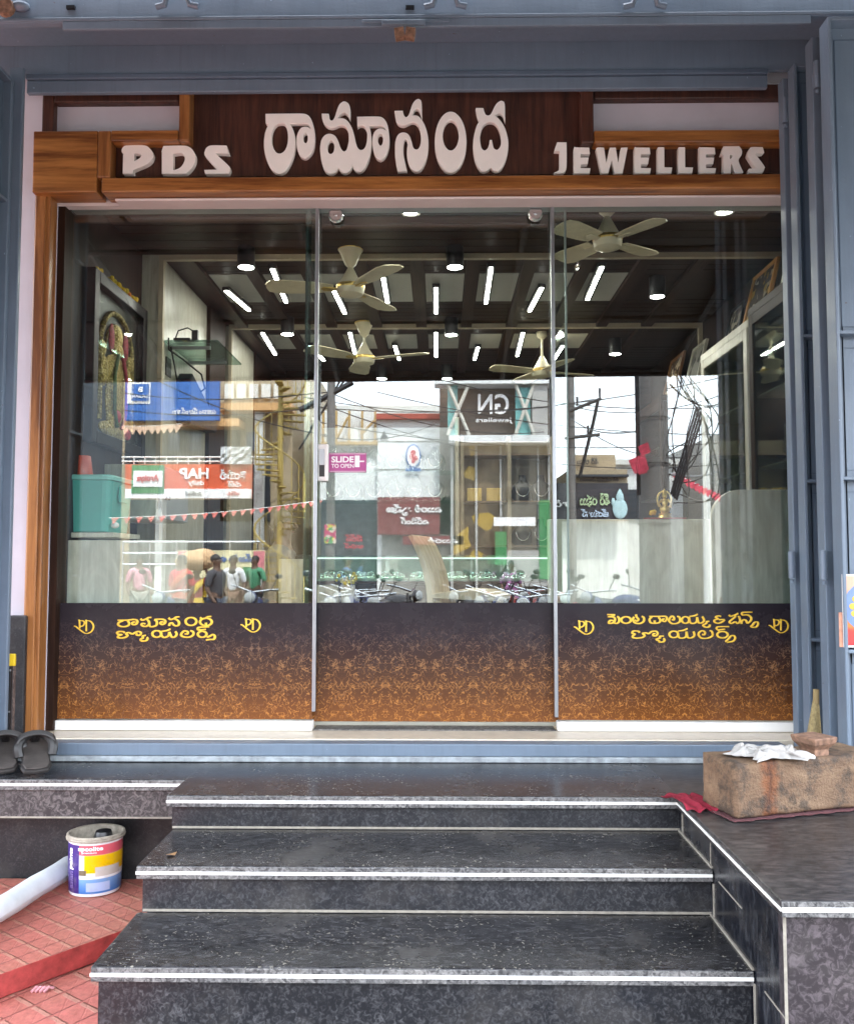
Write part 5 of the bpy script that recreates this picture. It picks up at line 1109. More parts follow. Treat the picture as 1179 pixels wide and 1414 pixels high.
cloth('rag', 'crumpled white rag lying on top of the wooden block', M['cloth_white'], (34,24), wr, .002)
M['cloth_red'] = flat('red_cloth', (.23,.010,.028), .9, var=.2, scale=80, bmp=.3)
def rr_(u, v):
    p = bw(-.085+.13*u, .12+.15*v-.04*u*(1-v), -.004); p.z = Z0+.001+.018*abs(mnoise.noise(Vector((u*5,v*5,1.7))))+.022*(1-u)*math.sin(v*3.0)+.006*math.sin(u*18+v*4); return p
cloth('red_cloth', 'crimson cloth peeking out from behind the left of the wooden block', M['cloth_red'], (18,18), rr_, .003)
sck = flat('maroon_sacking', (.12,.042,.047), .95, var=.4, scale=120, bmp=.6)
def sk_(u, v):
    p = bw(-.014+(LEN+.03)*u+.004*math.sin(v*40), -.012+(DEP+.03)*v+.004*math.sin(u*50), 0); p.z = Z0+.0015+.003*abs(math.sin(u*60+v*33)); return p
cloth('sacking', 'thin maroon sacking spread under the wooden block', sck, (60,20), sk_, .002)
# broom
bm_ = thing('broom', 'grass broom standing behind the anvil between the folded shutters', 'broom', (1.33, 3.07, Z0))
g = MB(); t0 = at(1133, 955, 3.06); 
for k in range(70):
    a = random.uniform(-1,1); bx = random.uniform(-1,1)
    g.tube([(1.345+.006*a, 3.10+.006*bx, Z0+.27),(1.335+.02*a, 3.10+.014*bx, Z0+.14),(1.32+.04*a, 3.095+.02*bx, Z0+.004)], [.0016,.0018,.0012], 4)
g.build('bristles', flat('dry_grass', (.42,.33,.16), .8, var=.3, scale=80), bm_)
MB().tube([(1.345,3.10,Z0+.25),(1.347,3.101,Z0+.30)], .011, 8).build('grip', flat('broom_binding', (.30,.22,.10), .8), bm_)
# picture cards in the front shutter rib
def card(name, label, px0, py0, px1, py1, Y, mat, border, lean=.0):
    x0, x1, z0, z1 = prect(px0, py0, px1, py1, Y); T = thing(name, label, 'picture card', ((x0+x1)/2, Y, z0))
    x1 = x0+(z1-z0)*.72
    MB().box(x0, x1, Y, Y+.002, z0, z1).build('card', border, T); i = .006
    MB().box(x0+i, x1-i, Y-.0008, Y-.0002, z0+i, z1-i).build('print', mat, T)
    return T, x0, x1, z0, z1
zr = rD[2]+.0065
def print_mat():
    m, t, b = nm('bright_print'); v = coords(t); sp = nd(t, 'ShaderNodeSeparateXYZ'); t.links.new(v, sp.inputs[0])
    h = mth(t,'DIVIDE',mth(t,'SUBTRACT',sp.outputs[2],zr),.25); r = ramp(t, [(0,(.50,.02,.04)),(.3,(.55,.05,.04)),(.36,(.62,.20,.04)),(.72,(.65,.28,.10)),(.9,(.62,.40,.28))]); t.links.new(mth(t,'ADD',h,mth(t,'MULTIPLY',noise(t,v,20,2),.12)), r.inputs[0])
    t.links.new(r.outputs[0], b.inputs['Base Color']); b.inputs['Roughness'].default_value = .3; return m
T, cx0, cx1, cz0, cz1 = card('picture_card', 'white bordered bright devotional picture card stuck on the front shutter leaf', 1162, 793, 1179, 894, YD+.006, print_mat(), M['rail_white'])
g = MB(); H = cz1-cz0; xm = (cx0+cx1)/2+.006
g.ball((xm, YD+.005, cz0+H*.55), (.092,.0012,H*.36), 20, 10); g.build('blue_arch', flat('blue_ink', (.16,.25,.52), .4), T)
g = MB(); g.ball((xm, YD+.004, cz0+H*.52), (.058,.0012,H*.26), 16, 8); g.build('dark_figure', flat('navy_ink', (.02,.02,.06), .4), T)
g = MB()
for dx, dz in ((-.05,.66),(.05,.66),(-.055,.46),(.055,.44),(0,.78),(-.04,.36),(-.06,.56)): g.ball((xm+dx, YD+.0035, cz0+H*dz), (.013,.001,.011), 10, 6)
g.build('gold_detail', flat('yellow_ink', (.72,.45,.06), .4), T)
x0_ = at(1157.5,845,YD+.014).x
T2 = thing('picture_card', 'plain peach card tucked behind the bright picture card', 'picture card', (x0_, YD+.014, cz0)); MB().box(x0_, x0_+.09, YD+.0115, YD+.0135, cz0, at(1160,846,YD).z).build('card', flat('peach_card', (.62,.30,.20), .6, var=.25, scale=40), T2)

# sandals
def sandal(label, cx, cy, s, rot):
    T = thing('sandal', label, 'sandal', (0,0,0), 'dark sandals on the ledge')
    out = [(.0,-.13),(.032,-.122),(.040,-.09),(.037,-.04),(.036,.0),(.045,.05),(.047,.085),(.038,.118),(.012,.132),(-.015,.128),(-.036,.10),(-.042,.06),(-.036,.0),(-.035,-.05),(-.038,-.09),(-.030,-.122)]
    out = [(x*s, y) for x, y in out]
    MB().prism(out, 0, .016, 'z').build('sole', flat('sole_rubber', (.022,.019,.018), .7, var=.2), T, smooth=False, bevel=.005)
    inner = [(x*.86, y*.93) for x, y in out]; MB().prism(inner, .0165, .0215, 'z').build('footbed', flat('worn_footbed', (.055,.047,.043), .65, var=.35, scale=30, bmp=.3), T, bevel=.003)
    for sg in (-1, 1):
        g = MB(); pts = [(.041*sg,-.012,.012),(.045*sg,.012,.042),(.030*sg,.046,.060),(.006*sg,.075,.050),(.002*sg,.088,.021)]
        P = crom_open([Vector(p) for p in pts]); 
        g.tube(P, [.013 if i < len(P)*.6 else .009 for i in range(len(P))], 8, flat=None); 
        g.build('strap', flat('black_strap', (.014,.013,.013), .4, var=.2), T, smooth=True)
    g = MB(); P = crom_open([Vector(p) for p in ((-.043,.0,.016),(-.044,.03,.058),(-.018,.045,.075),(.018,.045,.075),(.046,.03,.056),(.044,.0,.016))]); 
    for dy in (-.012,-.004,.004,.012): g.tube([p+Vector((0,dy,0)) for p in P], .0055, 6)
    g.build('band', flat('black_strap_band', (.02,.018,.017), .45, var=.2), T, smooth=True)
    T.location = (cx, 3.135, Z0+.043); T.rotation_euler = (R(20),0,rot); T.scale = (1.3,.88,1.0); return T
def crom_open(P, n=5):
    out = []
    for i in range(len(P)-1):
        p0 = P[i-1] if i else P[i]; p1, p2 = P[i], P[i+1]; p3 = P[i+2] if i+2 < len(P) else p2
        for j in range(n):
            t = j/n; out.append(.5*((2*p1)+(p2-p0)*t+(2*p0-5*p1+4*p2-p3)*t*t+(3*p1-p0-3*p2+p3)*t**3))
    return out+[P[-1]]
p = atz(45, 1050, Z0); sandal('right sandal of the dark pair on the granite ledge, fully in view', at(46,1050,3.12).x, 3.125, 1, R(27))
p = atz(3, 1050, Z0); sandal('left sandal of the dark pair on the granite ledge, cut by the picture edge', at(3,1050,3.12).x, 3.125, -1, R(25))

# granite offcut and a slim bundle leaning at the left jamb
a = at(37, 850, 3.36); q = MB().box(-1.72, a.x, 3.352, 3.375, .8125, a.z); tag(q.build('granite_offcut', M['granite_under'], bevel=.006), 'upright dark granite offcut against the wall by the teak post', 'granite slab')
ub = thing('squeegee', 'slim black cleaning squeegee with a yellow cap standing in the left corner', 'squeegee', (-1.62, 3.30, .81))
x0, x1 = at(7,950,3.30).x, at(17,950,3.30).x; zt2_ = at(10,903,3.30).z; zm = at(10,920,3.30).z
MB().box(x0, x1+.008, 3.297, 3.311, zm, zt2_).build('cap', flat('yellow_plastic', (.72,.50,.02), .4, var=.05), ub, bevel=.004)
MB().box(x0-.002, x1-.006, 3.296, 3.310, .813, zm-.0005).build('blade', M['black'], ub, bevel=.002)
g = MB()
for z in (zm-.012, zm-.17): g.box(x0-.003, x1-.003, 3.292, 3.2955, z-.007, z)
g.build('clip', M['alu'], ub, bevel=.002)
g = MB(); g.box(x1+.001, x1+.007, 3.30, 3.31, .814, zm-.001); g.build('handle', flat('patterned_handle', (.10,.07,.06), .6, var=.9, scale=60), ub)

# paint bucket
pb = Vector((at(131,1233,3.04).x, 3.04, .352))
bk = thing('paint_bucket', 'used oval paint bucket with a purple and yellow label under the granite ledge', 'paint bucket', pb)
RX, RY, HBk = .092, .082, .200; AX = R(-14)
def lab_uv(mb_mat): pass
def label_mat():
    m, t, b = nm('bucket_label'); sp = nd(t, 'ShaderNodeSeparateXYZ'); tc = t.nodes.new('ShaderNodeTexCoord')
    mp = nd(t, 'ShaderNodeMapping'); mp.vector_type = 'POINT'; mp.inputs['Location'].default_value = (-pb.x,-pb.y,-pb.z); t.links.new(tc.outputs['Object'], mp.inputs[0]); t.links.new(mp.outputs[0], sp.inputs[0])
    x = mth(t,'DIVIDE',sp.outputs[0],RX); h = mth(t,'DIVIDE',sp.outputs[2],HBk)
    def step(v, e, w_=.004): 
        r = ramp(t, [(max(0,e-w_),(0,0,0)),(min(1,e+w_),(1,1,1))]); t.links.new(v, r.inputs[0]); return r.outputs[0]
    xn = mth(t,'MULTIPLY_ADD',x,.5,.5)
    def between(v, a_, b_): return mth(t,'MULTIPLY',step(v,a_), mth(t,'SUBTRACT',1,step(v,b_)))
    base = (.80,.80,.82)
    c = mixc(t, between(h,.70,.87), base, (.62,.10,.13))
    c = mixc(t, mth(t,'MULTIPLY',between(h,.40,.70), between(xn,.46,1)), c, (.78,.47,.0))
    c = mixc(t, mth(t,'MULTIPLY',between(h,.34,.50), between(xn,.66,.98)), c, (.55,.50,.45))
    c = mixc(t, mth(t,'MULTIPLY',between(h,.36,.45), between(xn,.36,.50)), c, (.16,.12,.07))
    c = mixc(t, mth(t,'MULTIPLY',between(h,.30,.36), between(xn,.33,.52)), c, (.80,.80,.80))
    bl_ = ramp(t, [(.05,(.03,.16,.50)),(.30,(.20,.38,.68))]); t.links.new(h, bl_.inputs[0]); c = mixc(t, between(h,.055,.30), c, bl_.outputs[0])
    c = mixc(t, mth(t,'MULTIPLY',between(h,.09,.24), between(xn,.50,.88)), c, (.42,.52,.78))
    c = mixc(t, mth(t,'MULTIPLY',between(h,.055,.87), mth(t,'SUBTRACT',1,step(xn,.36))), c, (.045,.02,.17))
    d_ = noise(t, coords(t), 30, 5, .7); dr = ramp(t, [(.55,(0,0,0)),(.75,(.4,.4,.4))]); t.links.new(d_, dr.inputs[0]); c = mixc(t, dr.outputs[0], c, (.35,.30,.25))
    t.links.new(c, b.inputs['Base Color']); b.inputs['Roughness'].default_value = .28; return m
n_ = 40
def oval_l(prof, mb, caps=True): return mb.lathe([(r, h) for r, h in prof], (pb.x,pb.y,pb.z), n_, 'z', 1.0, RY/RX, caps)
o = oval_l([(.001,.001),(RX*.93,.001),(RX*.95,.008),(RX*.985,.10),(RX,.20),(RX,HBk*.905)], MB(), False).build('body', label_mat(), bk, smooth=True)
o = oval_l([(RX*1.0,HBk*.906),(RX*1.07,HBk*.91),(RX*1.09,HBk*.94),(RX*1.05,HBk*.955),(RX*1.07,HBk*.965),(RX*1.06,HBk*.99),(RX*1.0,HBk),(RX*.95,HBk*.985),(RX*.90,HBk*.6),(RX*.88,HBk*.25)], MB(), False).build('rim', flat('dirty_plastic_rim', (.36,.32,.26), .55, var=.35, scale=45, bmp=.3), bk, smooth=True)
oval_l([(.001,.06),(RX*.89,.06),(RX*.88,.062),(.001,.062)], MB()).build('dried_paint', flat('dried_paint', (.24,.23,.21), .7, var=.5, scale=30, bmp=.8), bk)
br2 = thing('bottle', 'dark round bottle standing in the paint bucket', 'bottle', (pb.x+.02, pb.y+.01, pb.z+.065))
MB().lathe([(.001,0),(.034,0),(.036,.02),(.036,.10),(.03,.125),(.026,.135),(.001,.135)], (pb.x+.022,pb.y+.01,pb.z+.0625), 20).build('body', M['black'], br2, smooth=True)
def wrap_text(s, h, ang0, zc, width, up, mat, name='lettering', weight=.02):
    """print on the curved bucket: the word is bent round its wall"""
    o = text(name, s, h, (0,0,0), -1, mat, bk, .0008, width, 0, weight)
    for v in o.data.vertices:
        x, y, z = v.co.x, v.co.y, v.co.z
        if up: x, z = -z, x
        a = ang0 + x/RX; hz = zc+z; rr2 = RX*(.985+.03*(hz-.1)/.1*.5)+.0016-y
        v.co = (pb.x+rr2*math.sin(a), pb.y-rr2*RY/RX*math.cos(a), pb.z+hz)
    return o
wrap_text('paints', .026, R(-39), .126, .072, True, M['white_ink'], weight=.03)
wrap_text('asian', .022, R(-39), .055, .056, True, flat('purple_ink', (.20,.14,.34), .4, var=.05), weight=.01)
wrap_text('apcolite', .019, R(8), .161, .085, False, M['white_ink'], weight=.03)
wrap_text('premium', .007, R(6), .149, .05, False, M['white_ink'])
# rolled sheet
p0, p1 = atz(-30, 1275, .385), atz(100, 1190, .395)
rl = thing('rolled_sheet', 'rolled up pale blue plastic sheet lying behind the paint bucket', 'roll', (p0.x, p0.y, .352))
p0 = Vector((-1.47, 2.25, .352+.042)); p1 = Vector((-1.335, 3.13, .352+.042)); d_ = (p1-p0).normalized(); sd = Vector((d_.y,-d_.x,0)); up_ = Vector((0,0,1))
vs = []; fs = []; L_n, S_n = 14, 46
for i in range(L_n+1):
    for k in range(S_n+1):
        th_ = k/S_n*2*math.pi*2.6; r_ = .041-.013*k/S_n + .0016*math.sin(i*1.7+k*.35); q = p0+(p1-p0)*(i/L_n); vs.append(q+sd*(math.cos(th_)*r_)+up_*(math.sin(th_)*r_))
for i in range(L_n):
    for k in range(S_n): a_ = i*(S_n+1)+k; fs.append((a_,a_+1,a_+S_n+2,a_+S_n+1))
o = MB().add(vs, fs).build('sheet', flat('pale_blue_sheet', (.64,.67,.69), .45, var=.1, scale=12), rl, smooth=True)
# shoe at the foot of the steps, a dry leaf and a scrap of film on the paving
ps = atz(905, 1407, .37); shoe = thing('shoe', 'grey blue shoe tip with a pale welt at the foot of the steps', 'shoe', (ps.x, ps.y-.1, .281))
oc_ = (ps.x+.005, 2.075, .281)
out = [(0,.10),(.026,.09),(.042,.06),(.046,.02),(.042,-.05),(.040,-.15),(.030,-.185),(0,-.195),(-.030,-.185),(-.040,-.15),(-.042,-.05),(-.046,.02),(-.042,.06),(-.026,.09)]
MB().prism([(oc_[0]+x, oc_[1]-.03+y) for x, y in out], .281, .312, 'z').build('sole', flat('pale_sole', (.62,.62,.60), .5), shoe, bevel=.006)
g = MB(); g.ball((oc_[0],oc_[1]+.0,.318), (.040,.068,.044), 18, 12); g.ball((oc_[0],oc_[1]-.12,.335), (.039,.10,.058), 18, 12); g.build('upper', flat('grey_blue_canvas', (.14,.17,.25), .6, var=.1), shoe, smooth=True)
pl_ = atz(236, 1180, ZB+.004); lf = MB(); lf.add([(pl_.x-.014,pl_.y,ZB+.003),(pl_.x-.004,pl_.y-.009,ZB+.007),(pl_.x+.013,pl_.y-.004,ZB+.003),(pl_.x+.016,pl_.y+.006,ZB+.010),(pl_.x+.002,pl_.y+.010,ZB+.004)], [(0,1,4),(1,2,3,4)])
o = tag(lf.build('dry_leaf', flat('dry_leaf', (.22,.12,.05), .8)), 'small brown dry leaf on the second granite tread', 'leaf'); o.modifiers.new('s','SOLIDIFY').thickness = .001
psr = atz(55, 1368, .284); g = MB()
for k in range(4): g.tube([(psr.x-.02+k*.012,psr.y-.01,.284),(psr.x-.012+k*.012,psr.y+.004,.291),(psr.x-.002+k*.012,psr.y+.012,.285)], .004, 5)
tag(g.build('plastic_scrap', flat('pink_scrap', (.62,.30,.33), .4)), 'crumpled pink plastic scrap by the edge of the red paving', 'litter')
# ------------------------------------------------------------------ the street opposite (seen mirrored in the window)
def rrect(px0, py0, px1, py1, D):
    a, b = ra(px0, py0, D), ra(px1, py1, D); return min(a.x,b.x), max(a.x,b.x), min(a.z,b.z), max(a.z,b.z), 2*YG-D
def slab(px0, py0, px1, py1, D, th, mat, name, parent, bevel=0):
    x0, x1, z0, z1, Y = rrect(px0, py0, px1, py1, D); return MB().box(x0, x1, Y-th, Y, z0, z1).build(name, mat, parent, bevel=bevel)
def rtext(s, px0, py0, px1, py1, D, mat, parent, weight=0):
    x0, x1, z0, z1, Y = rrect(px0, py0, px1, py1, D); return text('lettering', s, z1-z0, ((x0+x1)/2, Y+.012, (z0+z1)/2), 1, mat, parent, .01, x1-x0, weight=weight)
def base_z(T): pass
GZ = .15
W = {k: flat(k, v, .6, var=.08, scale=3) for k, v in dict(beige_plaster=(.36,.285,.19), pale_plaster=(.62,.62,.60), white_plaster=(.70,.71,.72), orange_band=(.58,.33,.14), near_black=(.035,.045,.06), grey_wall=(.30,.29,.27),
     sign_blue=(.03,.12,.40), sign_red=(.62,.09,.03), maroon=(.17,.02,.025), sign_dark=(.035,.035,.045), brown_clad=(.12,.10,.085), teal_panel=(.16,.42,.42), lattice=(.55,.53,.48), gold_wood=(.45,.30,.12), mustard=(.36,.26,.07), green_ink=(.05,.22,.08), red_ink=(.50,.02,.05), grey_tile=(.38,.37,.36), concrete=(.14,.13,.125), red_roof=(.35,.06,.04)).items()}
wi = M['white_ink']
def bld(name, label, px0, px1, pytop, D, depth, mat):
    x0, x1, _, z1, Y = rrect(px0, pytop, px1, 800, D)
    T = thing(name, label, 'building', ((x0+x1)/2, Y-depth/2, GZ)); MB().box(x0, x1, Y-depth, Y, GZ-.1, z1).build('wall', mat, T); return T, x0, x1, z1, Y
# left: long bank and dairy building
T, x0, x1, z1, Y = bld('commercial_building', 'beige two storey building across the street behind the blue bank signboard', 172, 402, 470, 21.0, 9, W['beige_plaster'])
slab(173,585,330,640,20.9,.3,W['near_black'],'upper_opening',T); slab(180,690,350,800,20.9,.3,W['near_black'],'shopfront_opening',T)
slab(305,640,372,720,20.9,.3,W['near_black'],'upper_opening',T)
slab(172,578,330,588,20.3,.7,W['orange_band'],'balcony_slab',T); slab(300,556,402,566,20.3,.7,W['orange_band'],'balcony_slab',T)
slab(215,770,300,833,20.85,.3,W['grey_wall'],'shutter',T); slab(352,560,360,840,20.5,.3,W['pale_plaster'],'column',T); slab(215,690,222,833,20.5,.3,W['pale_plaster'],'column',T)
for k in range(5): slab(310+k*17,530,322+k*17,550,20.9,.1,W['pale_plaster'],'window',T)
S = thing('shop_signboard', 'long blue bank signboard with a white corner logo panel', 'signboard', ra(240,550,20.0)); slab(173,523,302,580,20.0,.12,W['sign_blue'],'board',S); slab(176,527,207,557,19.98,.02,wi,'logo_panel',S); slab(182,530,205,553,19.95,.02,W['sign_blue'],'logo_square',S)
rtext('B', 191,534,197,541,19.94,wi,S,.03); rtext('LALBAN',183,545,204,549,19.94,wi,S,.02); rtext('దుకాణం స్టాండ్ శాఖ',238,563,298,573,19.98,wi,S,.02)
S = thing('shop_signboard', 'orange red HAP daily dairy signboard with a white lower strip', 'signboard', ra(260,665,19.6)); slab(173,641,347,688,19.6,.12,W['sign_red'],'board',S); slab(173,675,347,688,19.58,.02,wi,'white_strip',S)
slab(182,642,226,681,19.56,.02,W['green_ink'],'packet_picture',S); slab(184,650,224,672,19.53,.02,wi,'packet_label',S); rtext('Arokya',189,655,219,667,19.51,W['red_ink'],S,.03)
rtext('HAP',248,646,288,661,19.58,wi,S,.03); rtext('daily',260,663,282,672,19.58,wi,S,.02); rtext('డెయిలీ',304,648,342,662,19.58,wi,S,.03); rtext('మిల్క్',314,664,333,672,19.58,wi,S,.02); rtext('హట్సన్',255,678,278,684,19.56,W['near_black'],S,.02); rtext('అరోక్య',314,678,330,684,19.56,W['red_ink'],S,.02)
S = thing('balcony_railing', 'white balcony railing above the red dairy signboard', 'railing', ra(270,632,19.7)); g = MB()
for y in (631,637): g.tube([ra(168,y,19.7), ra(376,y,19.7)], .02, 6)
for k in range(14): g.tube([ra(170+k*15,631,19.7), ra(170+k*15,641,19.7)], .014, 5)
g.build('rails', M['rail_white'], S)
S = thing('tin_sheet', 'crinkled shiny tin sheet fixed on the balcony above the dairy sign', 'metal sheet', ra(330,630,19.5)); x0, x1, z0, z1, Y = rrect(305,617,347,641,19.5); g = MB()
g.add([(x0+(x1-x0)*i/10, Y+.05*random.random(), z0+(z1-z0)*j/5) for j in range(6) for i in range(11)], [(j*11+i,j*11+i+1,(j+1)*11+i+1,(j+1)*11+i) for j in range(5) for i in range(10)]); o = g.build('sheet', flat('bright_tin',(.5,.5,.5),.5,.6), S); o.modifiers.new('s','SOLIDIFY').thickness = .01
for k in range(3):
    xx = (232, 262, 340)[k]; T2_ = MB(); x0, x1, z0, z1, Y = rrect(xx,596,xx+16,622,20.85); T2_.box(x0,x1,Y-.1,Y,z0,z1); T2_.build('window', flat('blue_glass_%d' % k,(.05,.08,.14),.15), T)
# yellow spiral stair
cx = ra(386,700,19.2); st = thing('spiral_staircase', 'yellow steel spiral staircase climbing beside the beige building', 'staircase', (cx.x, cx.y, GZ))
MB().cyl((cx.x,cx.y,GZ),(cx.x,cx.y,6.4),.06,n=10).build('pole', W['mustard'], st)
g = MB(); h = MB()
pr = []
for k in range(44):
    a = k*.36; z = .4+k*.13; c_, s_ = math.cos(a), math.sin(a)
    g.obox((cx.x+.32*c_, cx.y+.32*s_, z), (.5,.16,.03), (0,0,a)); h.tube([(cx.x+.56*c_,cx.y+.56*s_,z),(cx.x+.56*c_,cx.y+.56*s_,z+.75)], .012, 5); pr.append((cx.x+.56*c_,cx.y+.56*s_,z+.75))
h.tube(pr, .02, 6); g.build('tread', W['mustard'], st); h.build('railing', W['mustard'], st)
# gold trellis building and white clinic
T, x0, x1, z1, Y = bld('shop_house', 'small shop house with a gold wooden trellis parapet', 440, 521, 566, 21.2, 8, W['white_plaster'])
for i, x in enumerate((444,462,480,498,516)): slab(x,566,x+3,610,21.0,.06,W['gold_wood'],'trellis_bar',T)
a_, b_ = ra(462,610,21.0), ra(480,575,21.0); MB().tube([a_,b_],.03,6).build('trellis_bar',W['gold_wood'],T); a_, b_ = ra(498,600,21.0), ra(516,580,21.0); MB().tube([a_,b_],.03,6).build('trellis_bar',W['gold_wood'],T)
slab(440,609,521,613,20.95,.2,W['gold_wood'],'cornice',T); rtext('వస్త్రాలయం',462,617,518,630,21.15,W['grey_wall'],T,.02); slab(440,690,521,830,21.1,.2,W['near_black'],'shopfront_opening',T); rtext('సేల్స్',476,738,500,748,20.9,W['red_ink'],T,.03); rtext('ఆఫర్',474,750,502,758,20.9,W['red_ink'],T,.03)
T, x0, x1, z1, Y = bld('clinic_building', 'white flat fronted building with a blue edged oval emblem and red roof edge', 521, 626, 575, 21.0, 8, W['white_plaster'])
slab(519,570,628,577,20.8,.5,W['red_roof'],'roof_edge',T); slab(527,736,622,833,20.95,.1,W['grey_wall'],'shutter',T)
for y in (608,647): slab(521,y,626,y+.8,20.98,.02,W['grey_wall'],'panel_joint',T)
c = ra(570.5,629,20.95); g = MB(); g.ball((c.x,c.y,c.z),(.19,.02,.30),20,12); e = g.build('emblem', W['sign_blue'], T); g = MB(); g.ball((c.x,c.y+.012,c.z),(.155,.018,.26),20,12); g.build('emblem_field', wi, e); g = MB()
for dx, dz, r_ in ((0,.08,.07),(-.04,-.02,.06),(.05,-.06,.07),(0,-.14,.05)): g.ball((c.x+dx,c.y+.03,c.z+dz),(r_,.012,r_),10,6)
g.build('emblem_figure', W['red_ink'], e); slab(560,646,581,650,20.9,.03,W['sign_blue'],'ribbon',T)
g = MB(); c1 = ra(524,605,20.95); c2 = ra(530,594,20.95); c3 = ra(536,605,20.95); g.add([c1,c2,c3,c1+Vector((0,-.03,0)),c2+Vector((0,-.03,0)),c3+Vector((0,-.03,0))],[(0,1,2),(3,5,4),(0,3,4,1),(1,4,5,2),(2,5,3,0)]); g.build('triangle_mark', W['sign_dark'], T)
S = thing('shop_signboard', 'maroon signboard with white lettering on the white building', 'signboard', ra(575,710,20.6)); slab(521,686,624,738,20.6,.1,W['maroon'],'board',S); rtext('మురళి కృష్ణ',533,696,610,712,20.58,wi,S,.03); rtext('నర్సింగ్',552,714,592,724,20.58,wi,S,.03); slab(556,740,640,752,20.55,.1,W['maroon'],'lower_board',S); rtext('మురళి',590,742,632,750,20.53,wi,S,.02)
# jewellers opposite
T, x0, x1, z1, Y = bld('jeweller_building', 'rival jewellers building with a white framed sign box and teal lattice panels', 607, 768, 512, 20.6, 9, W['brown_clad'])
slab(600,512,766,528,20.0,.6,W['white_plaster'],'sign_frame',T); slab(620,600,768,610,20.0,.6,W['white_plaster'],'sign_frame',T); slab(735,528,757,600,20.1,.5,W['grey_tile'],'sign_frame',T)
slab(618,530,632,600,20.2,.05,W['teal_panel'],'teal_panel',T); slab(712,534,733,600,20.2,.05,W['teal_panel'],'teal_panel',T)
for (xa_, xb_) in ((618,648),(648,618),(712,738),(738,712)):
    a_, b_ = ra(xa_,528,20.1), ra(xb_,600,20.1); MB().tube([a_,b_],.045,6).build('lattice_bar',W['lattice'],T)
rtext('GN',660,543,703,571,20.3,wi,T,.015); rtext('Jewellers',657,576,708,584,20.3,wi,T,.01)
slab(622,612,690,770,20.55,.05,art_mat('gold_display',[(.13,.10,.07),(.10,.08,.06),(.16,.12,.08),(.40,.27,.07),(.09,.07,.055)],3.2),'display_window',T); slab(694,616,742,770,20.55,.05,flat('showroom_glass',(.17,.155,.13),.1),'entrance_door',T)
for x in (622,656,690,742,757): slab(x,610,x+4,833,20.5,.12,W['grey_tile'],'pilaster',T)
for k, (x, y) in enumerate(((700,624),(718,624),(700,646),(718,646),(700,672),(718,672))): slab(x,y,x+13,y+18,20.48,.05,M['black'],'window_bust',T)
slab(745,690,768,800,20.4,.1,W['green_ink'],'green_panel',T); slab(682,714,740,726,20.3,.06,wi,'banner_strip',T); slab(684,734,700,780,20.3,.06,W['green_ink'],'green_banner',T); slab(700,760,770,810,20.45,.06,W['grey_tile'],'lower_wall',T)
# right: low shops and white house, far skyline
T, x0, x1, z1, Y = bld('low_shop', 'low tan shop with two lettered parapets', 786, 868, 648, 22.5, 7, W['beige_plaster'])
slab(786,628,850,656,23.5,.3,W['beige_plaster'],'upper_parapet',T); rtext('శ్రీ రామ',796,632,826,641,23.45,W['near_black'],T,.02); slab(784,655,868,658,22.3,.3,W['near_black'],'ledge',T); rtext('శ్రీ లక్ష్మి నిలయం',800,659,854,665,22.45,W['near_black'],T,.02)
slab(776,720,868,833,22.4,.1,W['pale_plaster'],'shopfront',T)
S = thing('shop_signboard', 'dark signboard with green and white lettering and a pale seated figure', 'signboard', ra(830,690,21.8)); slab(762,667,868,717,21.8,.12,W['sign_dark'],'board',S); rtext('శ్రీ రఘు',800,681,842,700,21.78,flat('pale_green_ink',(.48,.60,.36),.5),S,.03); rtext('జ్యూస్',802,703,840,714,21.78,flat('pale_blue_ink',(.50,.60,.75),.5),S,.03); rtext('వారి',766,690,792,700,21.78,wi,S,.02)
c = ra(856,700,21.76); g = MB(); g.ball((c.x,c.y,c.z-.05),(.19,.03,.26),14,8); g.ball((c.x,c.y,c.z+.24),(.10,.03,.12),12,8); g.lathe([(.09,0),(.06,.08),(.005,.17)],(c.x,c.y,c.z+.30),12,'z',1,.3); g.ball((c.x-.17,c.y,c.z+.12),(.05,.03,.12),10,6); g.build('pale_figure', flat('pale_blue_paint',(.45,.62,.66),.6,var=.2,scale=12), S, smooth=True)
T, x0, x1, z1, Y = bld('white_house', 'plain white house behind the concrete pillar at the right of the reflection', 850, 985, 640, 26, 8, W['white_plaster']); slab(868,676,888,717,25.9,.1,W['near_black'],'doorway',T); slab(953,688,968,717,25.9,.1,W['near_black'],'doorway',T); slab(846,634,990,641,25.8,.4,W['pale_plaster'],'parapet',T)
T, x0, x1, z1, Y = bld('apartment_block', 'distant pale apartment block closing the street behind the shops', 250, 620, 560, 48, 10, W['pale_plaster'])
for k in range(8): slab(262+k*45,600,280+k*45,622,47.9,.1,W['near_black'],'window',T)
T, x0, x1, z1, Y = bld('grey_house', 'grey house at the far right end of the opposite row', 985, 1250, 600, 23, 8, W['grey_wall']); slab(1000,640,1060,700,22.9,.1,W['near_black'],'window',T)
T, x0, x1, z1, Y = bld('corner_house', 'tall house at the far left end of the opposite row, deep shade put into its colour', -260, 170, 430, 22, 8, W['near_black']); slab(-100,560,-20,640,21.9,.1,W['near_black'],'window',T)  # near-black front holds painted shade, so the left pane reflects little

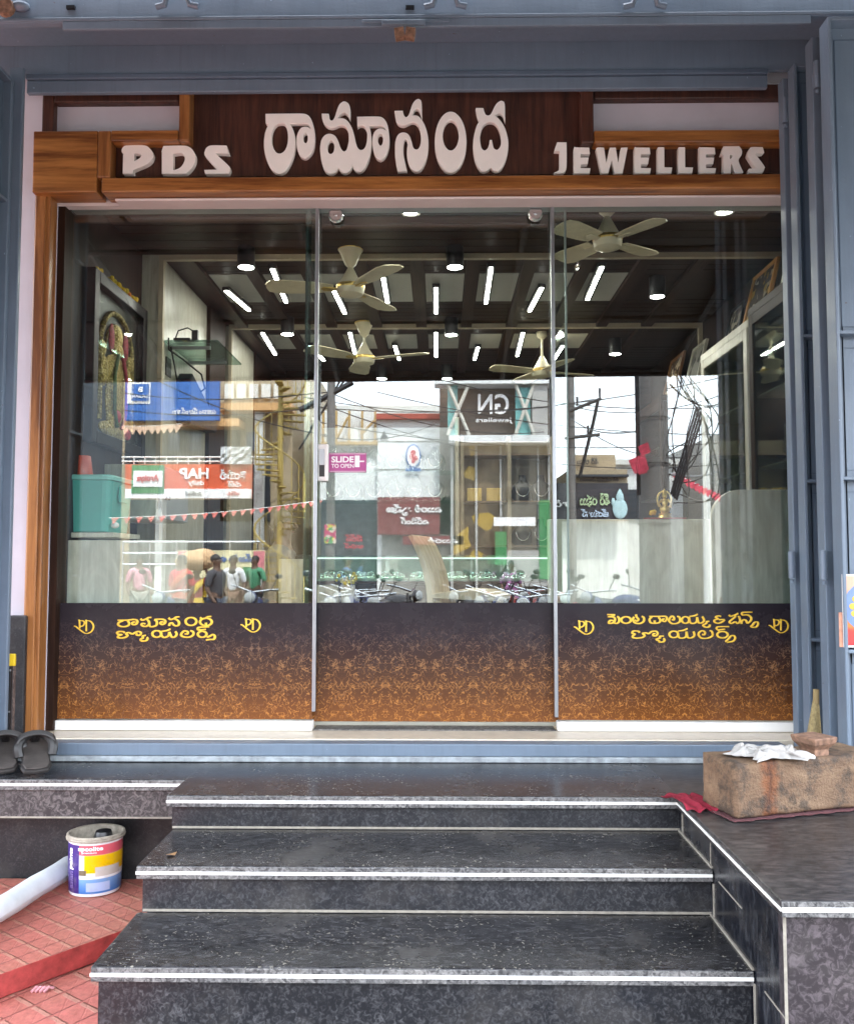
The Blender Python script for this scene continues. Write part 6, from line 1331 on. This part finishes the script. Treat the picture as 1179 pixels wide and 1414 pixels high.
# poles and wires
def pole(name, label, px, pytop, D, r0, r1, mat):
    a_ = ra(px, 800, D); zt = ra(px, pytop, D).z; T = thing(name, label, 'pole', (a_.x, a_.y, 0)); MB().tube([(a_.x,a_.y,-.2),(a_.x,a_.y,zt)], [r0,r1], 14).build('shaft', mat, T, smooth=True); return T, a_.x, a_.y, zt
T, x, y, zt = pole('concrete_pillar', 'thick round concrete utility pillar at the edge of the road', 905, 440, 9.3, .175, .155, W['concrete'])
g = MB()
for z in (1.9, 2.55, 3.05): g.tube([(x+.18*math.cos(t), y+.18*math.sin(t), z) for t in [i*math.pi/8 for i in range(16)]], .006, 5, True)
g.build('binding_wire', M['black'], T)
cw = MB()
for k in range(9):
    x_ = x+.22+random.uniform(0,.3); z_ = 3.6-random.uniform(0,.3); P = crom_open([Vector((x+.1,y+.15,3.9)), Vector((x_,y+.2,z_)), Vector((x_+random.uniform(-.2,.3),y+.2,z_-random.uniform(.3,.6))), Vector((x+.2+random.uniform(-.1,.5),y+.2,z_-random.uniform(.6,1.3))), Vector((x+.17,y+.12,2.1+random.uniform(0,.5)))])
    cw.tube(P, .0065, 5)
for k in range(3): cw.tube([(x-.19-k*.012,y+.12,4.0),(x-.185-k*.012,y+.13,2.2)], .012, 5)
for k in range(4): cw.tube([(x+.42+.02*k,y+.2,3.15-.03*k),(x+.12+.02*k,y+.22,2.2-.02*k)], .013, 5)
tag(cw.build('cable_tangle', M['black']), 'tangled black cables hanging from the concrete pillar', 'cables')
fg = thing('paper_flag', 'torn red and white paper flags tied to the concrete pillar', 'flag', (x-.2, y+.2, 2.4))
g = MB(); p_ = ra(882,640,9.1)
for dx, dz, s_ in ((0,0,.11),(.06,.16,.07),(.03,-.06,.06)): g.add([(p_.x+dx-s_,p_.y,p_.z+dz+s_*.3),(p_.x+dx+s_*.5,p_.y+.02,p_.z+dz+s_),(p_.x+dx+s_,p_.y,p_.z+dz-s_*.6),(p_.x+dx-s_*.4,p_.y-.01,p_.z+dz-s_)],[(0,1,2,3)])
o = g.build('paper', flat('red_paper', (.50,.05,.09), .7, var=.4, scale=40), fg); o.modifiers.new('s','SOLIDIFY').thickness = .002
T, x2, y2, z2 = pole('utility_pole', 'slim concrete utility pole left of the door reflection with a notice tied to it', 455, 380, 16, .09, .07, W['concrete'])
n_t = ra(455,737,15.9); MB().box(n_t.x-.11,n_t.x+.11,n_t.y,n_t.y+.01,n_t.z-.18,n_t.z+.18).build('notice', art_mat('notice_print',[(.55,.45,.08),(.10,.30,.12),(.50,.06,.15),(.60,.5,.4)],18), T)
g = MB(); c = ra(450,548,16); g.tube([(c.x-.5,c.y,c.z-.25),(c.x+.5,c.y,c.z+.3)],.06,6); g.tube([(c.x-.3,c.y,c.z-.6),(c.x+.45,c.y,c.z+.5)],.02,5); g.tube([(c.x-.5,c.y,c.z-1.0),(c.x+.3,c.y,c.z+.4)],.02,5); g.build('cross_arm', M['black'], T)
T, x3, y3, z3 = pole('utility_pole', 'utility pole with a dark cross arm carrying wires over the low tan shop', 790, 430, 21, .12, .09, W['concrete'])
g = MB()
for (xa_, ya_, xb_, yb_) in ((786,568,830,550),(826,551,820,580),(780,605,828,600),(820,580,800,660)): g.tube([ra(xa_,ya_,20.8), ra(xb_,yb_,20.8)], .045, 6)
for xx, yy in ((797,560),(828,548),(812,600)): q_ = ra(xx,yy,20.8); g.tube([q_, q_+Vector((0,0,.22))], .03, 6)
g.build('cross_arm', M['black'], T)
T, x4, y4, z4 = pole('utility_pole', 'plain white utility pole right of the concrete pillar', 977, 575, 19, .10, .08, W['pale_plaster'])
wires = [((420,560,17),(1000,520,17),.35),((420,548,17),(820,551,20.8),.3),((452,540,16),(790,590,20.8),.4),((430,580,17),(1010,610,17),.3),((452,560,16),(1000,640,18),.5),((600,520,18),(1010,560,18),.3),((520,540,18),(1010,600,18),.25),
         ((785,560,20.8),(1010,540,18),.3),((785,575,20.8),(905,590,9.6),.2),((820,600,20.8),(977,625,19),.3),((440,600,17),(600,585,19),.2),((925,655,9.2),(1010,640,15),.1),((925,530,9.2),(1010,545,12),.2),((60,545,18),(452,560,16),.3),((60,520,18),(452,540,16),.3),((170,500,14),(452,600,16),.2)]
for i, (a_, b_, sag) in enumerate(wires):
    A, B_ = ra(*a_), ra(*b_); g = MB(); g.tube([A+(B_-A)*(k/14)-Vector((0,0,sag*4*(k/14)*(1-k/14))) for k in range(15)], .011, 5)
    tag(g.build('overhead_wire', M['black']), 'overhead wire sagging across the reflected street', 'wire', 'overhead wires between the street poles')
# bunting
def bunting(label, A, B_, n, sag, mat, s_):
    T = thing('bunting', label, 'bunting', A); g = MB(); P = [A+(B_-A)*(k/20)-Vector((0,0,sag*4*(k/20)*(1-k/20))) for k in range(21)]; g.tube(P, .006, 4); g.build('string', M['rail_white'], T)
    for k in range(n):
        f = (k+.5)/n; p_ = A+(B_-A)*f-Vector((0,0,sag*4*f*(1-f))); t_ = s_*random.uniform(-.3,.3); q = MB().add([(p_.x-s_,p_.y,p_.z),(p_.x+s_,p_.y,p_.z),(p_.x+t_,p_.y+.03,p_.z-1.8*s_),(p_.x-s_,p_.y-.004,p_.z),(p_.x+s_,p_.y-.004,p_.z),(p_.x+t_,p_.y+.026,p_.z-1.8*s_)],[(0,1,2),(3,5,4),(0,3,4,1),(1,4,5,2),(2,5,3,0)]); q.build('pennant', mat, T)
pk = flat('pink_paper', (.62,.16,.14), .7)
bunting('string of small pink pennants crossing the street under the dairy sign', ra(150,715,10), ra(445,690,13), 22, .05, pk, .045)
bunting('string of red pennants right of the concrete pillar', ra(930,652,10.5), ra(1010,690,13), 14, .02, flat('red_pennant', (.55,.05,.09), .7), .06)
bunting('string of orange pennants under the blue bank sign', ra(170,588,19.5), ra(250,585,19.5), 9, .02, flat('peach_pennant', (.55,.36,.25), .7), .12)
# birthday banner on railings
S = thing('railing', 'steel railing along the far pavement', 'railing', ra(280,780,19))
x0, x1, z0, z1, Y = rrect(170,748,365,833,18.9); g = MB(); 
for z in (z1, z1-.25, z1-.5): g.tube([(x0,Y,z),(x1,Y,z)], .025, 6)
k = x0
while k < x1: g.tube([(k,Y,GZ),(k,Y,z1)], .022, 6); k += .6
g.build('rails', M['steel'], S)
S = thing('banner', 'pale yellow cloth banner with blue lettering and pink corners hung on the railing', 'banner', ra(305,780,18.7)); slab(245,760,366,798,18.7,.02,flat('banner_yellow',(.62,.55,.34),.7,var=.15,scale=2),'cloth',S); slab(246,761,258,797,18.68,.01,flat('banner_pink',(.60,.22,.24),.7),'pink_corner',S); slab(350,761,365,797,18.68,.01,flat('banner_rose',(.60,.20,.22),.7),'pink_corner',S)
rtext('జన్మదిన శుభాకాంక్షలు',258,765,355,777,18.69,W['sign_blue'],S,.03); slab(335,783,348,793,18.67,.01,W['green_ink'],'green_patch',S)
# people in the street
cl = lambda n_, c: flat(n_, c, .85, var=.25, scale=25)
def street(label, px, D, rot, pose, shirt, lower, sari=False, k=.90):
    p_ = ra(px, 800, D); return person(label, (p_.x, p_.y, .03), rot, pose, shirt, lower, None, sari, k)
street('person in a pink shirt standing by the railing', 192, 17, R(150), 'stand', cl('pink_shirt',(.50,.22,.28)), cl('grey_cloth',(.25,.23,.2)))
street('person in a red patterned sari walking along the road', 250, 14.5, R(200), 'stand', cl('red_blouse',(.45,.03,.05)), cl('red_sari',(.42,.08,.04)), True)
P_ = street('person in a yellow sari carrying a big tan bundle on the head', 272, 15.5, R(180), 'carry', cl('maroon_blouse',(.25,.03,.05)), cl('yellow_sari',(.55,.38,.04)), True, .78)
p_ = ra(272,800,15.5); bd = MB(); bd.ball((p_.x,p_.y,1.50), (.36,.28,.19), 16, 10); bd.ball((p_.x+.1,p_.y,1.54),(.27,.24,.18),14,8); bd.ball((p_.x-.16,p_.y,1.47),(.25,.22,.16),14,8)
tag(bd.build('bundle', cl('tan_sack',(.50,.32,.18)), smooth=True), 'large tan cloth bundle balanced on the head of the person in yellow', 'bundle')
street('person in a dark jacket seen from the side beside the bundle carrier', 298, 14, R(110), 'stand', cl('dark_jacket',(.05,.05,.06)), cl('dark_jeans',(.05,.06,.09)))
street('person in a white shirt with a blue scarf in front of the banner', 322, 17, R(180), 'stand', cl('white_shirt',(.62,.62,.66)), cl('brown_trousers',(.18,.10,.07)))
street('person in a green shirt standing beside the yellow spiral staircase', 352, 18, R(200), 'stand', cl('green_shirt',(.06,.22,.12)), cl('black_trousers',(.04,.04,.045)))
street('person in a blue shirt walking in front of the shuttered shop', 478, 17.5, R(90), 'stand', cl('blue_shirt',(.08,.14,.32)), cl('khaki_trousers',(.26,.21,.13)))
street('person in a mauve sari near the showroom entrance', 706, 18.5, R(170), 'stand', cl('mauve_blouse',(.22,.08,.20)), cl('mauve_sari',(.30,.12,.26)), True, .84)
# parked motorcycles
def bike(col=(.03,.03,.035), kind=0):
    T = thing('motorcycle', 'x', 'motorcycle', (0,0,0), 'motorcycles parked along the road')
    pm = flat('bike_paint', col, .2); cr = M['steel']
    for y in (-.62,.62):
        w_ = MB(); w_.tube([(0, y+.27*math.cos(t), .30+.27*math.sin(t)) for t in [i*math.pi/12 for i in range(24)]], .045, 8, True); wo = w_.build('wheel', M['black'], T, smooth=True)
        g = MB(); g.lathe([(.001,-.03),(.06,-.03),(.06,.03),(.001,.03)], (0,y,.30), 12, 'x')
        for k in range(6): a = k*math.pi/3; g.tube([(0,y,.30),(0,y+.24*math.cos(a),.30+.24*math.sin(a))], .012, 5)
        g.build('rim', cr, wo)
    g = MB(); g.ball((0,-.18,.80), (.15,.30,.14), 14, 10); g.build('fuel_tank', pm, T, smooth=True)
    g = MB(); g.prism([(.02,.74),(.10,.82),(.62,.86),(.72,.84),(.60,.72),(.1,.70)], -.12, .12, 'x'); g.build('seat', M['black'], T, bevel=.03)
    g = MB(); g.box(-.14,.14,-.22,.15,.28,.58); g.cyl((0,-.05,.5),(0,-.2,.72),.09); g.build('engine', M['alu_dull'], T, bevel=.02)
    g = MB(); g.tube([(0,.62,.30),(.03,.1,.42),(0,-.1,.75),(0,-.45,.92)], .03, 6); g.tube([(0,.1,.70),(0,.75,.72)], .03, 6); g.build('frame', pm, T)
    g = MB()
    for s in (-1,1): g.tube([(s*.08,-.62,.30),(s*.08,-.42,.95)], .022, 6)
    g.build('fork', M['black'], T)
    g = MB(); g.tube([(-.36,-.22,1.06),(-.22,-.32,1.04),(0,-.42,.99),(.22,-.32,1.04),(.36,-.22,1.06)], .016, 6); g.build('handlebar', cr, T)
    for s in (-1,1):
        g = MB(); g.tube([(s*.26,-.30,1.05),(s*.34,-.32,1.24)], .007, 5); g.ball((s*.36,-.31,1.27),(.06,.014,.04),12,8); g.build('mirror', M['black'], T)
    g = MB(); g.lathe([(.001,-.06),(.07,-.05),(.095,.03),(.001,.045)], (0,-.56,.92), 16, 'y'); g.build('headlight_shell', pm, T, smooth=True); g = MB(); g.ball((0,-.60,.92),(.085,.03,.085),14,8); g.build('headlight', flat('lamp_glass',(.35,.37,.38),.1), T, smooth=True)
    g = MB(); g.tube([(0,-.62+.33*math.cos(t),.30+.33*math.sin(t)) for t in [R(30+i*12) for i in range(11)]], [.05]*11, 6, flat=1); g.build('mudguard', pm, T, smooth=True)
    g = MB(); g.box(-.05,.05,.70,.78,.70,.78); g.build('tail_light', W['red_ink'], T, bevel=.01)
    return T
bk0 = bike(); n = 0
for px, D, rz in ((460,13.2,150),(482,13.5,165),(508,13.1,172),(532,13.6,160),(640,13.4,190),(668,13.0,200),(700,13.3,185),(728,13.6,195),(750,13.1,178),(815,13.4,170),(850,13.7,165),(225,13.2,160),(345,13.4,150),(448,11.6,175),(496,11.8,160),(522,11.5,190),(655,11.6,175),(686,11.8,205),(716,11.5,170),(742,11.9,195)):
    if n == 5: bk0 = bike((.16,.015,.012), 1)
    if n == 9: bk0 = bike((.02,.035,.12), 1)
    o = bk0 if n in (0,5,9) else copy_tree(bk0); p_ = ra(px, 820, D); o.location = (p_.x, p_.y, .03); o.rotation_euler = (0,R(-6),R(rz+random.uniform(-38,38))); n += 1
    o['label'] = '%s dark motorcycle from the left in the %s row parked along the road' % ((['third','fourth','fifth','sixth','seventh','eighth','ninth','tenth','eleventh','twelfth','thirteenth','first','second']+ORD)[n-1], 'rear' if n < 14 else 'front')
# tree beyond the houses
def tree(label, px, pyb, D, h, r):
    p_ = ra(px, pyb, D); T = thing('street_tree', label, 'tree', (p_.x, p_.y, 0)); MB().tube([(p_.x,p_.y,0),(p_.x+.1,p_.y,h*.4),(p_.x,p_.y,h*.8)], [.2,.15,.05], 8).build('trunk', flat('bark', (.14,.10,.07), .9), T)
    g = MB(); rnd = random.Random(px)
    for k in range(1500):
        while True:
            v = Vector((rnd.uniform(-1,1), rnd.uniform(-1,1), rnd.uniform(-1,1)))
            if v.length < 1 and mnoise.noise(v*2.3+Vector((px,0,0))) > -.12: break
        c_ = Vector((p_.x, p_.y, h*.72)) + Vector((v.x*r, v.y*r, v.z*h*.34)); m_ = Euler((rnd.uniform(0,6),rnd.uniform(0,6),rnd.uniform(0,6))).to_matrix(); s_ = rnd.uniform(.10,.2)
        g.add([c_+m_@Vector(q) for q in ((-s_,0,0),(0,-s_*.4,0),(s_,0,0),(0,s_*.4,0))], [(0,1,2,3)])
    g.build('crown', flat('leaf_green', (.05,.10,.03), .6, var=.4, scale=2), T)
tree('green tree rising behind the shop house with the gold trellis', 425, 800, 40, 8.0, 2.6)
tree('leafy tree at the far right beyond the white house', 1000, 800, 40, 6.5, 3.0)
